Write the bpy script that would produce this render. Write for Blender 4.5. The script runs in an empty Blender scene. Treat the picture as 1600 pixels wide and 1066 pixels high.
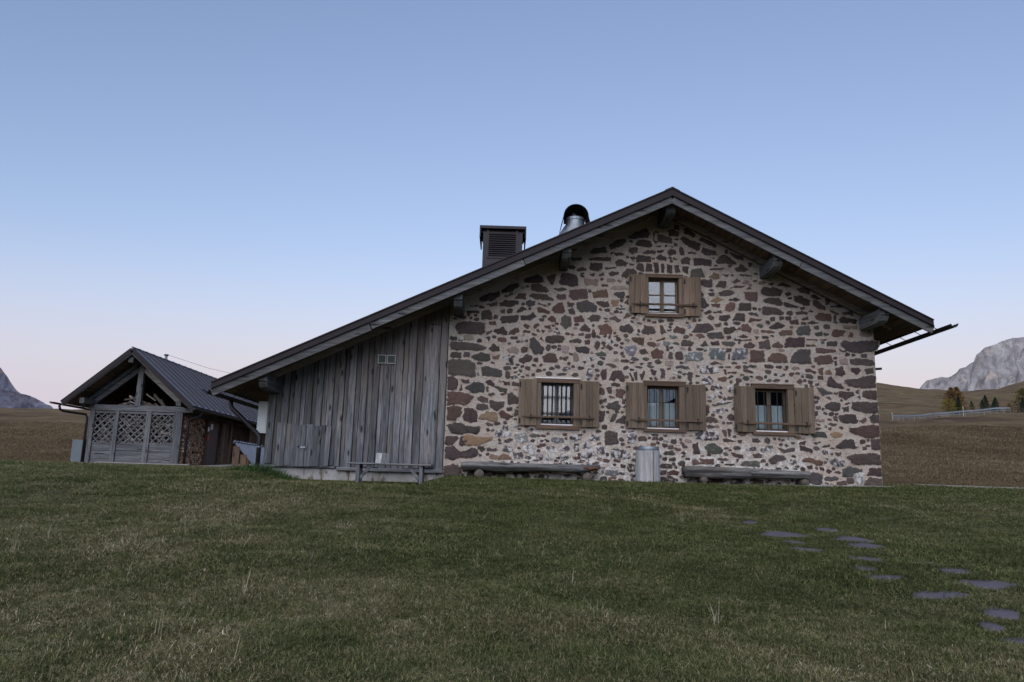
import bpy, bmesh, math, random
import numpy as np
from mathutils import Vector, Matrix

random.seed(7)
rng = np.random.default_rng(11)
scene = bpy.context.scene
COL = scene.collection
R = math.radians

# ------------------------------------------------------------------ camera
cam_d = bpy.data.cameras.new('camera')
cam_d.sensor_width = 36.0
cam_d.lens = 27.0
cam_d.clip_start = 0.05
cam_d.clip_end = 20000.0
cam = bpy.data.objects.new('camera', cam_d)
COL.objects.link(cam)
cam.location = (0.0, -17.0, -0.19)
cam.rotation_euler = (R(100.732), R(-1.648), R(-0.704))
scene.camera = cam

# ------------------------------------------------------------------ sky, sun, exposure
SUN_EL, SUN_AZ = -2.0, 192.0           # sun just set behind the viewpoint, azimuth clockwise from +Y
world = bpy.data.worlds.new('World')
scene.world = world
world.use_nodes = True
wn, wl = world.node_tree.nodes, world.node_tree.links
wn.clear()
sky = wn.new('ShaderNodeTexSky')
sky.sky_type = 'NISHITA'
sky.sun_disc = False
sky.sun_elevation = R(SUN_EL)
sky.sun_rotation = R(SUN_AZ)
sky.altitude = 3000.0
sky.air_density = 0.6
sky.dust_density = 1.0
sky.ozone_density = 1.5
bg = wn.new('ShaderNodeBackground')
bg.inputs['Strength'].default_value = 0.15
wo = wn.new('ShaderNodeOutputWorld')
# rosy anti-twilight band along the whole horizon
geo = wn.new('ShaderNodeTexCoord')
sep = wn.new('ShaderNodeSeparateXYZ')
band = wn.new('ShaderNodeMapRange')
band.interpolation_type = 'SMOOTHSTEP'
band.inputs[1].default_value, band.inputs[2].default_value = 0.0, 0.30
band.inputs[3].default_value, band.inputs[4].default_value = 1.0, 0.0
bmix = wn.new('ShaderNodeMix')
bmix.data_type = 'RGBA'
bmix.inputs[7].default_value = (0.238, 0.231, 0.288, 1)
wl.new(geo.outputs['Generated'], sep.inputs[0])
wl.new(sep.outputs[2], band.inputs[0])
wl.new(band.outputs[0], bmix.inputs[0])
tint = wn.new('ShaderNodeMix')
tint.data_type = 'RGBA'
tint.blend_type = 'MULTIPLY'
tint.inputs[0].default_value = 1.0
tint.inputs[7].default_value = (1.17, 1.12, 1.035, 1)
wl.new(sky.outputs[0], tint.inputs[6])
wl.new(tint.outputs[2], bmix.inputs[6])
wl.new(bmix.outputs[2], bg.inputs['Color'])
wl.new(bg.outputs[0], wo.inputs['Surface'])

sun_d = bpy.data.lights.new('sun', 'SUN')
sun_d.energy = 0.17            # broad western afterglow: the sun itself is down
sun_d.angle = R(75)
sun_d.color = (1.0, 0.95, 0.92)
sun = bpy.data.objects.new('sun', sun_d)
COL.objects.link(sun)
a, e_ = R(SUN_AZ), R(SUN_EL + 42.0)
sdir = Vector((math.sin(a) * math.cos(e_), math.cos(a) * math.cos(e_), math.sin(e_)))
sun.rotation_euler = sdir.to_track_quat('Z', 'Y').to_euler()

vs = scene.view_settings
vs.view_transform = 'Standard'
vs.look = 'None'
vs.exposure = 4.15
vs.gamma = 1.0
vs.use_curve_mapping = False
scene.cycles.use_denoising = True
scene.cycles.max_bounces = 8
scene.cycles.transparent_max_bounces = 12

# ------------------------------------------------------------------ small helpers
def tag(o, label=None, cat=None, group=None, kind=None):
    if label: o['label'] = label
    if cat: o['category'] = cat
    if group: o['group'] = group
    if kind: o['kind'] = kind
    return o

def empty(name, loc, label=None, cat=None, group=None, kind=None):
    o = bpy.data.objects.new(name, None)
    o.empty_display_size = 0.3
    COL.objects.link(o)
    o.location = loc
    return tag(o, label, cat, group, kind)

WLOC = {}
def world_loc(o):
    v = Vector((0, 0, 0))
    while o is not None:
        v += o.location
        o = o.parent
    return v

class MB:
    """collects geometry in world coordinates, links it as one mesh object"""
    def __init__(s):
        s.v, s.f, s.c = [], [], None
    def add(s, vs_, fs):
        b = len(s.v)
        s.v.extend(vs_)
        s.f.extend([tuple(i + b for i in f) for f in fs])
    def box(s, x0, x1, y0, y1, z0, z1):
        s.add([(x0,y0,z0),(x1,y0,z0),(x1,y1,z0),(x0,y1,z0),(x0,y0,z1),(x1,y0,z1),(x1,y1,z1),(x0,y1,z1)],
              [(0,3,2,1),(4,5,6,7),(0,1,5,4),(1,2,6,5),(2,3,7,6),(3,0,4,7)])
        return s
    def beam(s, p0, p1, w, h, up=(0,0,1), c=0.006, nseg=1, jit=0.0, w1=None, h1=None):
        """chamfered bar from p0 to p1; w across, h along up"""
        p0, p1, up = Vector(p0), Vector(p1), Vector(up)
        d = (p1 - p0).normalized()
        sd = d.cross(up).normalized()
        u = sd.cross(d).normalized()
        w1 = w if w1 is None else w1
        h1 = h if h1 is None else h1
        vs_, fs = [], []
        for k in range(nseg + 1):
            t = k / nseg
            cw, ch = (w + (w1 - w) * t) / 2, (h + (h1 - h) * t) / 2
            o = p0.lerp(p1, t)
            if jit:
                o = o + sd * random.uniform(-jit, jit) + u * random.uniform(-jit, jit) * .6
                cw += random.uniform(-jit, jit); ch += random.uniform(-jit, jit) * .5
            cc = min(c, cw * .45, ch * .45)
            for a_, b_ in ((-cw+cc,-ch),(cw-cc,-ch),(cw,-ch+cc),(cw,ch-cc),(cw-cc,ch),(-cw+cc,ch),(-cw,ch-cc),(-cw,-ch+cc)):
                vs_.append(tuple(o + sd * a_ + u * b_))
        for k in range(nseg):
            for i in range(8):
                j = (i + 1) % 8
                fs.append((k*8+i, k*8+j, k*8+8+j, k*8+8+i))
        fs.append(tuple(range(7, -1, -1)))
        fs.append(tuple(range(nseg*8, nseg*8+8)))
        s.add(vs_, fs)
        return s
    def tube(s, pts, rad, n=10, caps=True, jit=0.0):
        pts = [Vector(p) for p in pts]
        if not isinstance(rad, (list, tuple)): rad = [rad] * len(pts)
        vs_, fs = [], []
        ref = None
        for k, p in enumerate(pts):
            d = (pts[min(k+1, len(pts)-1)] - pts[max(k-1, 0)]).normalized()
            if ref is None:
                ref = Vector((0,0,1)) if abs(d.z) < .9 else Vector((1,0,0))
            a_ = d.cross(ref).normalized(); b_ = a_.cross(d).normalized(); ref = b_
            for i in range(n):
                th = 2 * math.pi * i / n
                r_ = rad[k] * (1 + (random.uniform(-jit, jit) if jit else 0))
                vs_.append(tuple(p + a_ * math.cos(th) * r_ + b_ * math.sin(th) * r_))
        for k in range(len(pts) - 1):
            for i in range(n):
                j = (i + 1) % n
                fs.append((k*n+i, k*n+j, k*n+n+j, k*n+n+i))
        if caps:
            fs.append(tuple(range(n-1, -1, -1)))
            fs.append(tuple(range((len(pts)-1)*n, len(pts)*n)))
        s.add(vs_, fs)
        return s
    def prism(s, poly, y0, y1):
        """polygon in XZ extruded along Y"""
        n = len(poly)
        s.add([(x, y0, z) for x, z in poly] + [(x, y1, z) for x, z in poly],
              [tuple(range(n)), tuple(range(2*n-1, n-1, -1))] + [(i, i+n, (i+1) % n + n, (i+1) % n) for i in range(n)])
        return s
    def build(s, name, mat, parent=None, smooth=False, fix=True, **tags):
        base = world_loc(parent) if parent else Vector((0, 0, 0))
        me = bpy.data.meshes.new(name)
        me.from_pydata([(x - base.x, y - base.y, z - base.z) for x, y, z in s.v], [], s.f)
        if fix and len(s.f) < 60000:
            bm = bmesh.new(); bm.from_mesh(me)
            bmesh.ops.recalc_face_normals(bm, faces=bm.faces)
            bm.to_mesh(me); bm.free()
        if smooth:
            me.polygons.foreach_set('use_smooth', [True] * len(me.polygons))
        if mat: me.materials.append(mat)
        o = bpy.data.objects.new(name, me)
        COL.objects.link(o)
        if parent: o.parent = parent
        return tag(o, **tags) if tags else o

def copy_part(src, parent, loc=None, rot=None):
    c = src.copy()
    COL.objects.link(c)
    c.parent = parent
    if loc is not None: c.location = loc
    if rot is not None: c.rotation_euler = rot
    return c

# value noise on numpy arrays
def _h(ix, iy, s):
    n = (ix.astype(np.int64) * 374761393 + iy.astype(np.int64) * 668265263 + s * 974634777) & 0x7fffffff
    n = (n ^ (n >> 13)) * 1274126177 & 0x7fffffff
    return ((n ^ (n >> 16)) & 0xffff) / 65535.0
def vnoise(x, y, s=0):
    x, y = np.asarray(x, float), np.asarray(y, float)
    ix, iy = np.floor(x), np.floor(y)
    fx, fy = x - ix, y - iy
    fx, fy = fx*fx*(3-2*fx), fy*fy*(3-2*fy)
    a_, b_ = _h(ix, iy, s), _h(ix+1, iy, s)
    c_, d_ = _h(ix, iy+1, s), _h(ix+1, iy+1, s)
    return (a_*(1-fx)+b_*fx)*(1-fy)+(c_*(1-fx)+d_*fx)*fy
def fbm(x, y, s=0, o=4):
    t, am, tot = 0, 1, 0
    for k in range(o):
        t = t + am * vnoise(np.asarray(x) * 2**k, np.asarray(y) * 2**k, s + k); tot += am; am *= .5
    return t / tot
def sstep(a_, b_, x):
    t = np.clip((np.asarray(x, float) - a_) / (b_ - a_), 0, 1)
    return t*t*(3-2*t)

# ------------------------------------------------------------------ materials
class Mat:
    def __init__(s, name):
        s.m = bpy.data.materials.new(name)
        s.m.use_nodes = True
        s.t = s.m.node_tree
        s.t.nodes.clear()
        s.out = s.t.nodes.new('ShaderNodeOutputMaterial')
    def n(s, typ, props=None, **ins):
        nd = s.t.nodes.new('ShaderNode' + typ)
        for k, v in (props or {}).items(): setattr(nd, k, v)
        for k, v in ins.items():
            key = int(k[1:]) if k[0] == '_' else k.replace('_', ' ')
            s.put(nd.inputs[key], v)
        return nd
    def put(s, sock, v):
        if isinstance(v, bpy.types.NodeSocket): s.t.links.new(v, sock)
        elif isinstance(v, (tuple, list)) and len(v) == 3 and sock.type == 'RGBA': sock.default_value = (*v, 1)
        else: sock.default_value = v
    def pos(s): return s.n('NewGeometry').outputs['Position']
    def rand(s): return s.n('ObjectInfo').outputs['Random']
    def map(s, vec, sc=(1,1,1), loc=(0,0,0), rot=(0,0,0)):
        return s.n('Mapping', Vector=vec, Scale=sc, Location=loc, Rotation=rot).outputs[0]
    def noise(s, vec, scale=5, det=4, rough=.55, dist=0.0):
        return s.n('TexNoise', Vector=vec, Scale=scale, Detail=det, Roughness=rough, Distortion=dist).outputs[0]
    def ramp(s, fac, stops):
        nd = s.n('ValToRGB', Fac=fac)
        el = nd.color_ramp.elements
        while len(el) < len(stops): el.new(.5)
        for e2, (p, c) in zip(el, stops):
            e2.position = p
            e2.color = (*c, 1) if isinstance(c, (tuple, list)) else (c, c, c, 1)
        return nd.outputs[0]
    def mix(s, fac, a_, b_, mode='MIX'):
        nd = s.n('Mix', dict(data_type='RGBA', blend_type=mode))
        s.put(nd.inputs[0], fac); s.put(nd.inputs[6], a_); s.put(nd.inputs[7], b_)
        return nd.outputs[2]
    def math(s, op, a_, b_=0.0):
        nd = s.n('Math', dict(operation=op)); s.put(nd.inputs[0], a_); s.put(nd.inputs[1], b_)
        return nd.outputs[0]
    def bump(s, h, strength=.4, dist=.01, normal=None):
        nd = s.n('Bump', Height=h, Strength=strength, Distance=dist)
        if normal is not None: s.put(nd.inputs['Normal'], normal)
        return nd.outputs[0]
    def bsdf(s, col, rough=.8, normal=None, metal=0.0, spec=.3, **kw):
        b = s.n('BsdfPrincipled', Roughness=rough, Metallic=metal)
        s.put(b.inputs['Base Color'], col)
        b.inputs['Specular IOR Level'].default_value = spec
        if normal is not None: s.put(b.inputs['Normal'], normal)
        for k, v in kw.items(): s.put(b.inputs[k.replace('_', ' ')], v)
        s.t.links.new(b.outputs[0], s.out.inputs[0])
        return s.m

def wood(name, axis, dark, light, warm, warm_amt=.25, knots=True, rough=.85, var=.5, sheltered=False):
    """weathered timber; axis = grain direction, each board gets its own shift"""
    m = Mat(name)
    r_ = m.rand()
    off = m.n('CombineXYZ', X=m.math('MULTIPLY', r_, 37.1), Y=m.math('MULTIPLY', r_, 11.7), Z=m.math('MULTIPLY', r_, 23.3)).outputs[0]
    p = m.n('VectorMath', dict(operation='ADD'), _0=m.pos(), _1=off).outputs[0]
    st = {'x': (.6, 14, 14), 'y': (14, .6, 14), 'z': (14, 14, .6)}[axis]
    st2 = tuple(q * 3.1 for q in st)
    g1 = m.noise(m.map(p, st), 1.6, 5, .6, .6)
    g2 = m.noise(m.map(p, st2), 2.2, 3, .6)
    big = m.noise(m.map(p, {'x': (.5, 3, 3), 'y': (3, .5, 3), 'z': (3, 3, .5)}[axis]), 1.3, 3)
    col = m.mix(m.ramp(g1, [(.32, 0), (.68, 1)]), dark, light)
    col = m.mix(m.math('MULTIPLY', m.ramp(g2, [(.45, 0), (.62, 1)]), .55), col, tuple(q * .62 for q in dark))
    col = m.mix(m.math('MULTIPLY', m.ramp(big, [(.48, 0), (.72, 1)]), warm_amt), col, warm)
    br = m.math('ADD', m.math('MULTIPLY', m.rand(), var), 1 - var * .5)
    col = m.mix(1.0, col, m.n('CombineColor', _0=br, _1=br, _2=br).outputs[0], 'MULTIPLY')
    if sheltered:                                  # boards bleached grey low down, still brown under the eaves
        zz = m.n('SeparateXYZ', Vector=m.pos()).outputs[2]
        up_ = m.n('MapRange', Value=m.math('ADD', zz, m.math('MULTIPLY', g1, .9)), _1=1.7, _2=3.6, _3=0.0, _4=.55).outputs[0]
        col = m.mix(up_, col, m.mix(g1, (.085, .060, .047), (.23, .175, .14)))
        dn_ = m.n('MapRange', Value=m.math('ADD', zz, m.math('MULTIPLY', big, .8)), _1=.45, _2=1.25, _3=.55, _4=0.0).outputs[0]
        col = m.mix(dn_, col, m.mix(g1, (.030, .033, .040), (.105, .110, .125)))
    if knots:
        kv = m.map(p, {'x': (1.2, 6, 6), 'y': (6, 1.2, 6), 'z': (6, 6, 1.9)}[axis])
        v = m.n('TexVoronoi', dict(feature='F1'), Vector=kv, Scale=1.1, Randomness=1.0).outputs[0]
        col = m.mix(m.math('MULTIPLY', m.ramp(v, [(.11, 1), (.21, 0)]), .85), col, tuple(q * .22 for q in dark))
    h = m.math('ADD', g1, m.math('MULTIPLY', g2, .6))
    return m.bsdf(col, rough, m.bump(h, .55, .006), spec=.2)

def plain(name, col, rough=.6, metal=0.0, var=.25, scale=6, bump=.1, spec=.3):
    m = Mat(name)
    p = m.pos()
    n1 = m.noise(p, scale, 5, .6)
    c = m.mix(m.ramp(n1, [(.3, 0), (.7, 1)]), tuple(q * (1 - var) for q in col), tuple(min(1, q * (1 + var)) for q in col))
    return m.bsdf(c, rough, m.bump(m.noise(p, scale * 9, 3), bump, .004), metal, spec)

M = {}
GREY_D, GREY_L, GREY_W = (.055, .059, .065), (.170, .174, .182), (.17, .135, .105)
M['plank_v'] = wood('weathered_plank', 'z', (.042, .046, .053), (.205, .207, .218), (.25, .195, .15), .36, var=.8, sheltered=True)
M['grey_x'] = wood('grey_timber_along', 'x', GREY_D, GREY_L, GREY_W, .2)
M['grey_y'] = wood('grey_timber_across', 'y', (.036, .038, .040), (.115, .116, .118), (.12, .10, .08), .2)
M['grey_y_lit'] = wood('grey_timber_across_lit', 'y', (.06, .064, .066), (.19, .195, .195), (.17, .15, .12), .2)  # lighter copy: side light on the right-hand purlins put into the colour
M['pale_x'] = wood('pale_brace_timber', 'x', (.15, .14, .125), (.33, .31, .28), (.30, .25, .19), .3)
M['barge'] = wood('dark_grey_barge_timber', 'x', (.050, .051, .055), (.140, .141, .147), (.13, .11, .09), .3)
M['grey_z'] = wood('grey_timber_upright', 'z', GREY_D, GREY_L, GREY_W, .2)
M['soffit'] = wood('soffit_timber', 'y', (.075, .052, .038), (.175, .125, .092), (.22, .13, .08), .4)
M['shutter'] = wood('stained_shutter_timber', 'z', (.088, .064, .046), (.150, .112, .081), (.185, .142, .105), .4, False, .75)
M['shutter_x'] = wood('stained_rail_timber', 'x', (.072, .045, .031), (.122, .079, .056), (.15, .10, .07), .25, False, .75)
M['shutter_u'] = wood('brown_upper_shutter_timber', 'z', (.100, .069, .049), (.172, .122, .088), (.20, .145, .105), .3, False, .75)
M['brown_z'] = wood('brown_board_timber', 'z', (.070, .044, .032), (.155, .102, .072), (.19, .12, .08), .4)
M['log'] = wood('bare_grey_log', 'x', (.040, .040, .043), (.215, .21, .21), (.20, .15, .11), .4, True, .9)
M['log_v'] = wood('bleached_log', 'z', (.26, .26, .27), (.50, .50, .51), (.42, .36, .28), .25, False, .85)
M['log_end'] = plain('log_end_grain', (.085, .070, .058), .9, var=.4, scale=30)
M['roof_metal'] = plain('dark_painted_roof_metal', (.0175, .0135, .0155), .6, 0.0, .18, 2.5, .04, .18)
M['chimney_metal'] = plain('dark_painted_chimney_metal', (.030, .026, .031), .55, 0.0, .15, 3, .05, .2)
M['galv'] = plain('galvanised_steel', (.19, .215, .25), .5, .7, .18, 9, .03)
M['iron'] = plain('black_iron', (.018, .018, .020), .55, .3, .3, 20, .1)
M['gutter'] = plain('brown_gutter_metal', (.016, .014, .016), .5, .1, .2, 4, .03, .3)
M['white_paint'] = plain('white_cabinet_paint', (.46, .48, .48), .5, 0, .06, 2, .02)
M['grey_paint'] = plain('grey_cabinet_paint', (.105, .125, .14), .5, 0, .1, 3, .03)
M['rail_steel'] = plain('galvanised_rail', (.14, .155, .185), .5, .2, .25, .8, .02)
M['red_paint'] = plain('red_paint', (.35, .03, .03), .5, 0, .1, 5, .02)
M['paper'] = plain('white_paper', (.7, .7, .68), .8, 0, .05, 5, .02)
M['door_brown'] = plain('dark_brown_door_paint', (.060, .036, .034), .55, 0, .2, 3, .05)
M['sill_white'] = plain('white_sill', (.62, .60, .60), .6, 0, .1, 4, .02)
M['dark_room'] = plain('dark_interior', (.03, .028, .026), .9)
M['bark'] = plain('bark', (.07, .055, .045), .95, 0, .4, 12, .5)
M['rubble'] = plain('plain_render', (.34, .30, .265), .95, 0, .2, 3, .4)
M['rot'] = plain('rotten_wood', (.105, .046, .024), .95, 0, .5, 25, .5)
M['wire'] = plain('cable_sheath', (.02, .02, .022), .6)

# corrugated sheet
M['sheet'] = plain('grey_sheet_metal', (.20, .205, .235), .45, .4, .2, 3, .03)
M['shed_roof'] = plain('blue_grey_standing_seam_metal', (.075, .070, .092), .34, .3, .15, 1.5, .02, .5)

M['shed_seam_shade'] = plain('shade_darkened_seam_metal', (.036, .034, .046), .4, .2, .15, 1.5, .02, .4)  # roof metal darkened: the shade lines seams cast are put into the colour
def mk_glass():
    m = Mat('window_glass')
    lw = m.n('Fresnel', IOR=1.58).outputs[0]
    wav = m.bump(m.noise(m.pos(), 1.2, 1), .012, .02)
    gl = m.n('BsdfGlossy', Color=(1, 1, 1), Roughness=.012, Normal=wav).outputs[0]
    tr = m.n('BsdfTransparent', Color=(.86, .88, .89)).outputs[0]
    mx = m.n('MixShader', Fac=lw)
    m.put(mx.inputs[1], tr); m.put(mx.inputs[2], gl)
    m.t.links.new(mx.outputs[0], m.out.inputs[0])
    return m.m
M['glass'] = mk_glass()

def mk_curtain():
    m = Mat('lace_curtain')
    p = m.pos()
    c = m.mix(m.ramp(m.noise(p, 60, 2), [(.4, 0), (.6, 1)]), (.56, .62, .63), (.74, .78, .79))
    return m.bsdf(c, .9)
M['curtain'] = mk_curtain()

def mk_stone():
    m = Mat('field_stone')
    at = m.n('Attribute', dict(attribute_name='tint'))
    p = m.pos()
    n1 = m.noise(p, 9, 6, .62, .3)
    n2 = m.noise(p, 48, 4, .6)
    vo = m.n('TexVoronoi', dict(feature='F1'), Vector=p, Scale=26).outputs[0]
    base = at.outputs['Color']
    k = m.math('ADD', .45, m.math('MULTIPLY', n1, 1.0))
    c = m.mix(1.0, base, m.n('CombineColor', _0=k, _1=k, _2=k).outputs[0], 'MULTIPLY')
    c = m.mix(m.math('MULTIPLY', m.ramp(n2, [(.52, 0), (.72, 1)]), .35), c, (.20, .165, .145))
    c = m.mix(m.math('MULTIPLY', m.ramp(n2, [(.30, 1), (.42, 0)]), .5), c, (.018, .014, .014))
    # lime wash left over in ragged patches
    w = m.math('ADD', m.noise(p, 9, 5, .62, .5), m.math('MULTIPLY', m.math('SUBTRACT', at.outputs['Alpha'], 1.0), .62))
    wf = m.math('MULTIPLY', m.ramp(w, [(.45, 0), (.54, 1)]), .8)
    c = m.mix(wf, c, m.mix(n2, (.34, .32, .31), (.62, .60, .59)))
    ed = m.n('Attribute', dict(attribute_name='edge')).outputs['Fac']
    sm = m.math('ADD', m.math('MULTIPLY', ed, .62), m.math('MULTIPLY', m.noise(p, 20, 6, .7, .3), .75))
    n5 = m.noise(p, 3.2, 6, .6, .2)
    c = m.mix(m.ramp(sm, [(.91, 0), (1.0, 1)]), c, m.ramp(n5, [(.28, (.255, .212, .178)), (.5, (.40, .342, .292)), (.76, (.47, .41, .352))]))
    h = m.math('ADD', m.math('MULTIPLY', n1, 1.2), m.math('ADD', m.math('MULTIPLY', n2, .5), m.math('MULTIPLY', vo, .4)))
    return m.bsdf(c, .9, m.bump(h, .8, .02), spec=.2)
M['stone'] = mk_stone()

def mk_mortar():
    m = Mat('lime_mortar')
    p = m.pos()
    n1 = m.noise(p, 3.2, 6, .6, .2)
    n2 = m.noise(p, 22, 6, .65)
    n3 = m.noise(p, 75, 4, .6)
    c = m.ramp(n1, [(.28, (.275, .228, .192)), (.48, (.43, .366, .312)), (.62, (.395, .355, .315)), (.76, (.50, .435, .375))])
    c = m.mix(m.math('MULTIPLY', m.ramp(m.noise(p, 1.7, 3), [(.5, 0), (.7, 1)]), .45), c, (.40, .275, .205))
    c = m.mix(m.math('MULTIPLY', m.ramp(n2, [(.50, 0), (.66, 1)]), .55), c, (.19, .155, .135))
    c = m.mix(m.math('MULTIPLY', m.ramp(n3, [(.30, 1), (.44, 0)]), .5), c, (.10, .085, .075))
    # grit and little dark pebbles
    v = m.n('TexVoronoi', dict(feature='F1'), Vector=m.map(p, (1, 1, 1.5)), Scale=17, Randomness=1).outputs
    pm = m.math('MULTIPLY', m.ramp(v[0], [(.17, 1), (.26, 0)]), m.ramp(m.n('SeparateColor', _0=v[1]).outputs[0], [(.60, 0), (.64, 1)]))
    c = m.mix(m.math('MULTIPLY', pm, .75), c, (.085, .065, .06))
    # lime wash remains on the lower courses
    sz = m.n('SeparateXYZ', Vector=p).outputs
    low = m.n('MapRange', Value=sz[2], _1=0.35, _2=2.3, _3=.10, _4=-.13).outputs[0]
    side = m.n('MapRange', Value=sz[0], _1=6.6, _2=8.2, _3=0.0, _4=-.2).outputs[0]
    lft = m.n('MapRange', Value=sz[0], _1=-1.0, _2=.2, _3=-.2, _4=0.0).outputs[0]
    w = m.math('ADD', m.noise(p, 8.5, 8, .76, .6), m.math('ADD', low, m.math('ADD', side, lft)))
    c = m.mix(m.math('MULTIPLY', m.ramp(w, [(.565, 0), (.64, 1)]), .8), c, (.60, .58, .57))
    h = m.math('ADD', m.math('MULTIPLY', n1, .8), m.math('ADD', n2, m.math('MULTIPLY', n3, .45)))
    return m.bsdf(c, .95, m.bump(h, 1.0, .035), spec=.1)
M['mortar'] = mk_mortar()

def mk_concrete():
    m = Mat('stained_concrete')
    p = m.pos()
    n1 = m.noise(p, 2.5, 5, .6)
    c = m.ramp(n1, [(.3, (.19, .185, .18)), (.55, (.29, .28, .27)), (.75, (.38, .365, .35))])
    st = m.noise(m.map(p, (3.2, 1, .8)), 1.6, 5, .6, .8)
    c = m.mix(m.ramp(st, [(.53, 0), (.60, 1)]), c, (.10, .07, .045))
    return m.bsdf(c, .92, m.bump(m.noise(p, 40, 4), .4, .01), spec=.15)
M['concrete'] = mk_concrete()

def mk_flag():
    m = Mat('slate_flagstone')
    p = m.pos()
    n1 = m.noise(p, 6, 5, .6)
    r_ = m.rand()
    c = m.mix(n1, (.050, .044, .056), (.108, .096, .116))
    c = m.mix(m.math('MULTIPLY', r_, .3), c, (.10, .10, .125))
    c = m.mix(m.math('MULTIPLY', m.ramp(m.noise(p, 14, 5, .7), [(.55, 0), (.7, 1)]), .5), c, (.055, .05, .035))
    return m.bsdf(c, .85, m.bump(m.noise(p, 18, 6), .8, .02), spec=.2)
M['flag'] = mk_flag()

def mk_ground():
    m = Mat('meadow_ground')
    p = m.pos()
    sx = m.n('SeparateXYZ', Vector=p).outputs
    n1 = m.noise(p, .55, 5, .6, .3)
    n2 = m.noise(p, 3.0, 5, .65)
    n3 = m.noise(p, 28, 5, .7)
    lawn = m.ramp(n1, [(.32, (.085, .070, .042)), (.50, (.075, .072, .036)), (.68, (.080, .080, .036))])
    lawn = m.mix(m.math('MULTIPLY', m.ramp(n2, [(.5, 0), (.7, 1)]), .5), lawn, (.115, .090, .060))
    # brown autumn hillside: streaks along the slope, darker heath, pale dry grass
    ps = m.map(p, (.035, .012, .35))
    h1 = m.noise(ps, 1.0, 6, .65, .6)
    h2 = m.noise(m.map(p, (.22, .10, .6)), 1.0, 7, .72, .5)
    h3 = m.noise(m.map(p, (1, .5, 2)), 1.3, 6, .75, .4)
    hill = m.ramp(h1, [(.30, (.058, .038, .026)), (.44, (.096, .066, .040)), (.56, (.118, .088, .052)), (.70, (.082, .070, .038))])
    hill = m.mix(m.math('MULTIPLY', m.ramp(h2, [(.48, 0), (.72, 1)]), .7), hill, (.185, .140, .090))
    hill = m.mix(m.math('MULTIPLY', m.ramp(h2, [(.28, 1), (.46, 0)]), .6), hill, (.045, .034, .022))
    hill = m.mix(m.math('MULTIPLY', m.ramp(h3, [(.5, 0), (.7, 1)]), .45), hill, (.050, .038, .024))
    dist = m.math('ADD', m.n('MapRange', Value=sx[1], _1=6.0, _2=17.0, _3=0.0, _4=1.0).outputs[0], m.math('MULTIPLY', m.math('SUBTRACT', n1, .5), 1.1))
    far = m.ramp(dist, [(.35, 0), (.65, 1)])
    c = m.mix(far, lawn, hill)
    hh = m.math('ADD', n3, m.math('ADD', m.math('MULTIPLY', n2, 2.0), m.math('MULTIPLY', h3, 2.0)))
    return m.bsdf(c, 1.0, m.bump(hh, .8, .05), spec=.05)
M['ground'] = mk_ground()

def mk_blade(name, stops):
    m = Mat(name)
    hu = m.n('Attribute', dict(attribute_name='hue', attribute_type='INSTANCER')).outputs['Fac']
    br = m.n('Attribute', dict(attribute_name='br')).outputs['Fac']
    v = m.math('ADD', m.math('MULTIPLY', hu, .72), m.math('MULTIPLY', m.math('SUBTRACT', br, .5), .80))
    c = m.ramp(v, stops)
    k = m.math('ADD', .5, m.math('MULTIPLY', br, 1.0))
    c = m.mix(1.0, c, m.n('CombineColor', _0=k, _1=k, _2=k).outputs[0], 'MULTIPLY')
    b = m.n('BsdfPrincipled', Roughness=.7)
    m.put(b.inputs['Base Color'], c); b.inputs['Specular IOR Level'].default_value = .2
    tr = m.n('BsdfTranslucent', Color=c)
    mx = m.n('MixShader', Fac=.25)
    m.put(mx.inputs[1], b.outputs[0]); m.put(mx.inputs[2], tr.outputs[0])
    m.t.links.new(mx.outputs[0], m.out.inputs[0])
    return m.m
M['blade'] = mk_blade('grass_blade', [(0.0, (.036, .056, .017)), (.18, (.080, .102, .033)), (.36, (.136, .142, .056)), (.54, (.186, .160, .084)), (.72, (.31, .255, .165)), (.95, (.62, .56, .43))])
M['hill_blade'] = mk_blade('brown_hill_grass_blade', [(0.0, (.105, .075, .043)), (.25, (.138, .098, .056)), (.5, (.165, .120, .071)), (.75, (.205, .152, .094)), (.95, (.26, .20, .13))])
M['straw'] = plain('dry_straw', (.40, .36, .26), .8, 0, .3, 3, .02)
M['weed'] = plain('green_weed', (.040, .075, .020), .7, 0, .5, 8, .02)

def mk_rock(name, a_, b_, warm, amt):
    m = Mat(name)
    p = m.pos()
    n1 = m.noise(m.map(p, (.012, .012, .006)), 1.0, 8, .65, .6)
    n2 = m.noise(m.map(p, (.05, .05, .016)), 1.0, 7, .65)
    c = m.mix(m.ramp(n1, [(.35, 0), (.65, 1)]), a_, b_)
    c = m.mix(m.math('MULTIPLY', m.ramp(n2, [(.42, 1), (.54, 0)]), .5), c, tuple(q * .5 for q in a_))
    w = m.noise(m.map(p, (.03, .03, .013), (31, 5, 2)), 1.0, 4, .6)
    c = m.mix(m.math('MULTIPLY', m.ramp(w, [(.61, 0), (.68, 1)]), amt), c, warm)
    return m.bsdf(c, 1.0, m.bump(m.math('ADD', n1, m.math('MULTIPLY', n2, .5)), 1.0, 14), spec=.05)
M['rock'] = mk_rock('pale_limestone_cliff', (.205, .195, .205), (.35, .335, .34), (.46, .34, .27), .6)
M['rock_dark'] = mk_rock('dark_rock_haze_blue', (.085, .085, .12), (.15, .15, .19), (.20, .13, .11), .5)  # blue of the distant haze put into the rock colour
M['heath'] = plain('far_dark_slope', (.035, .035, .035), 1.0, 0, .3, .02, .1, .05)
M['gravel'] = plain('pale_gravel', (.22, .205, .195), .95, 0, .3, 9, .5, .1)

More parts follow.
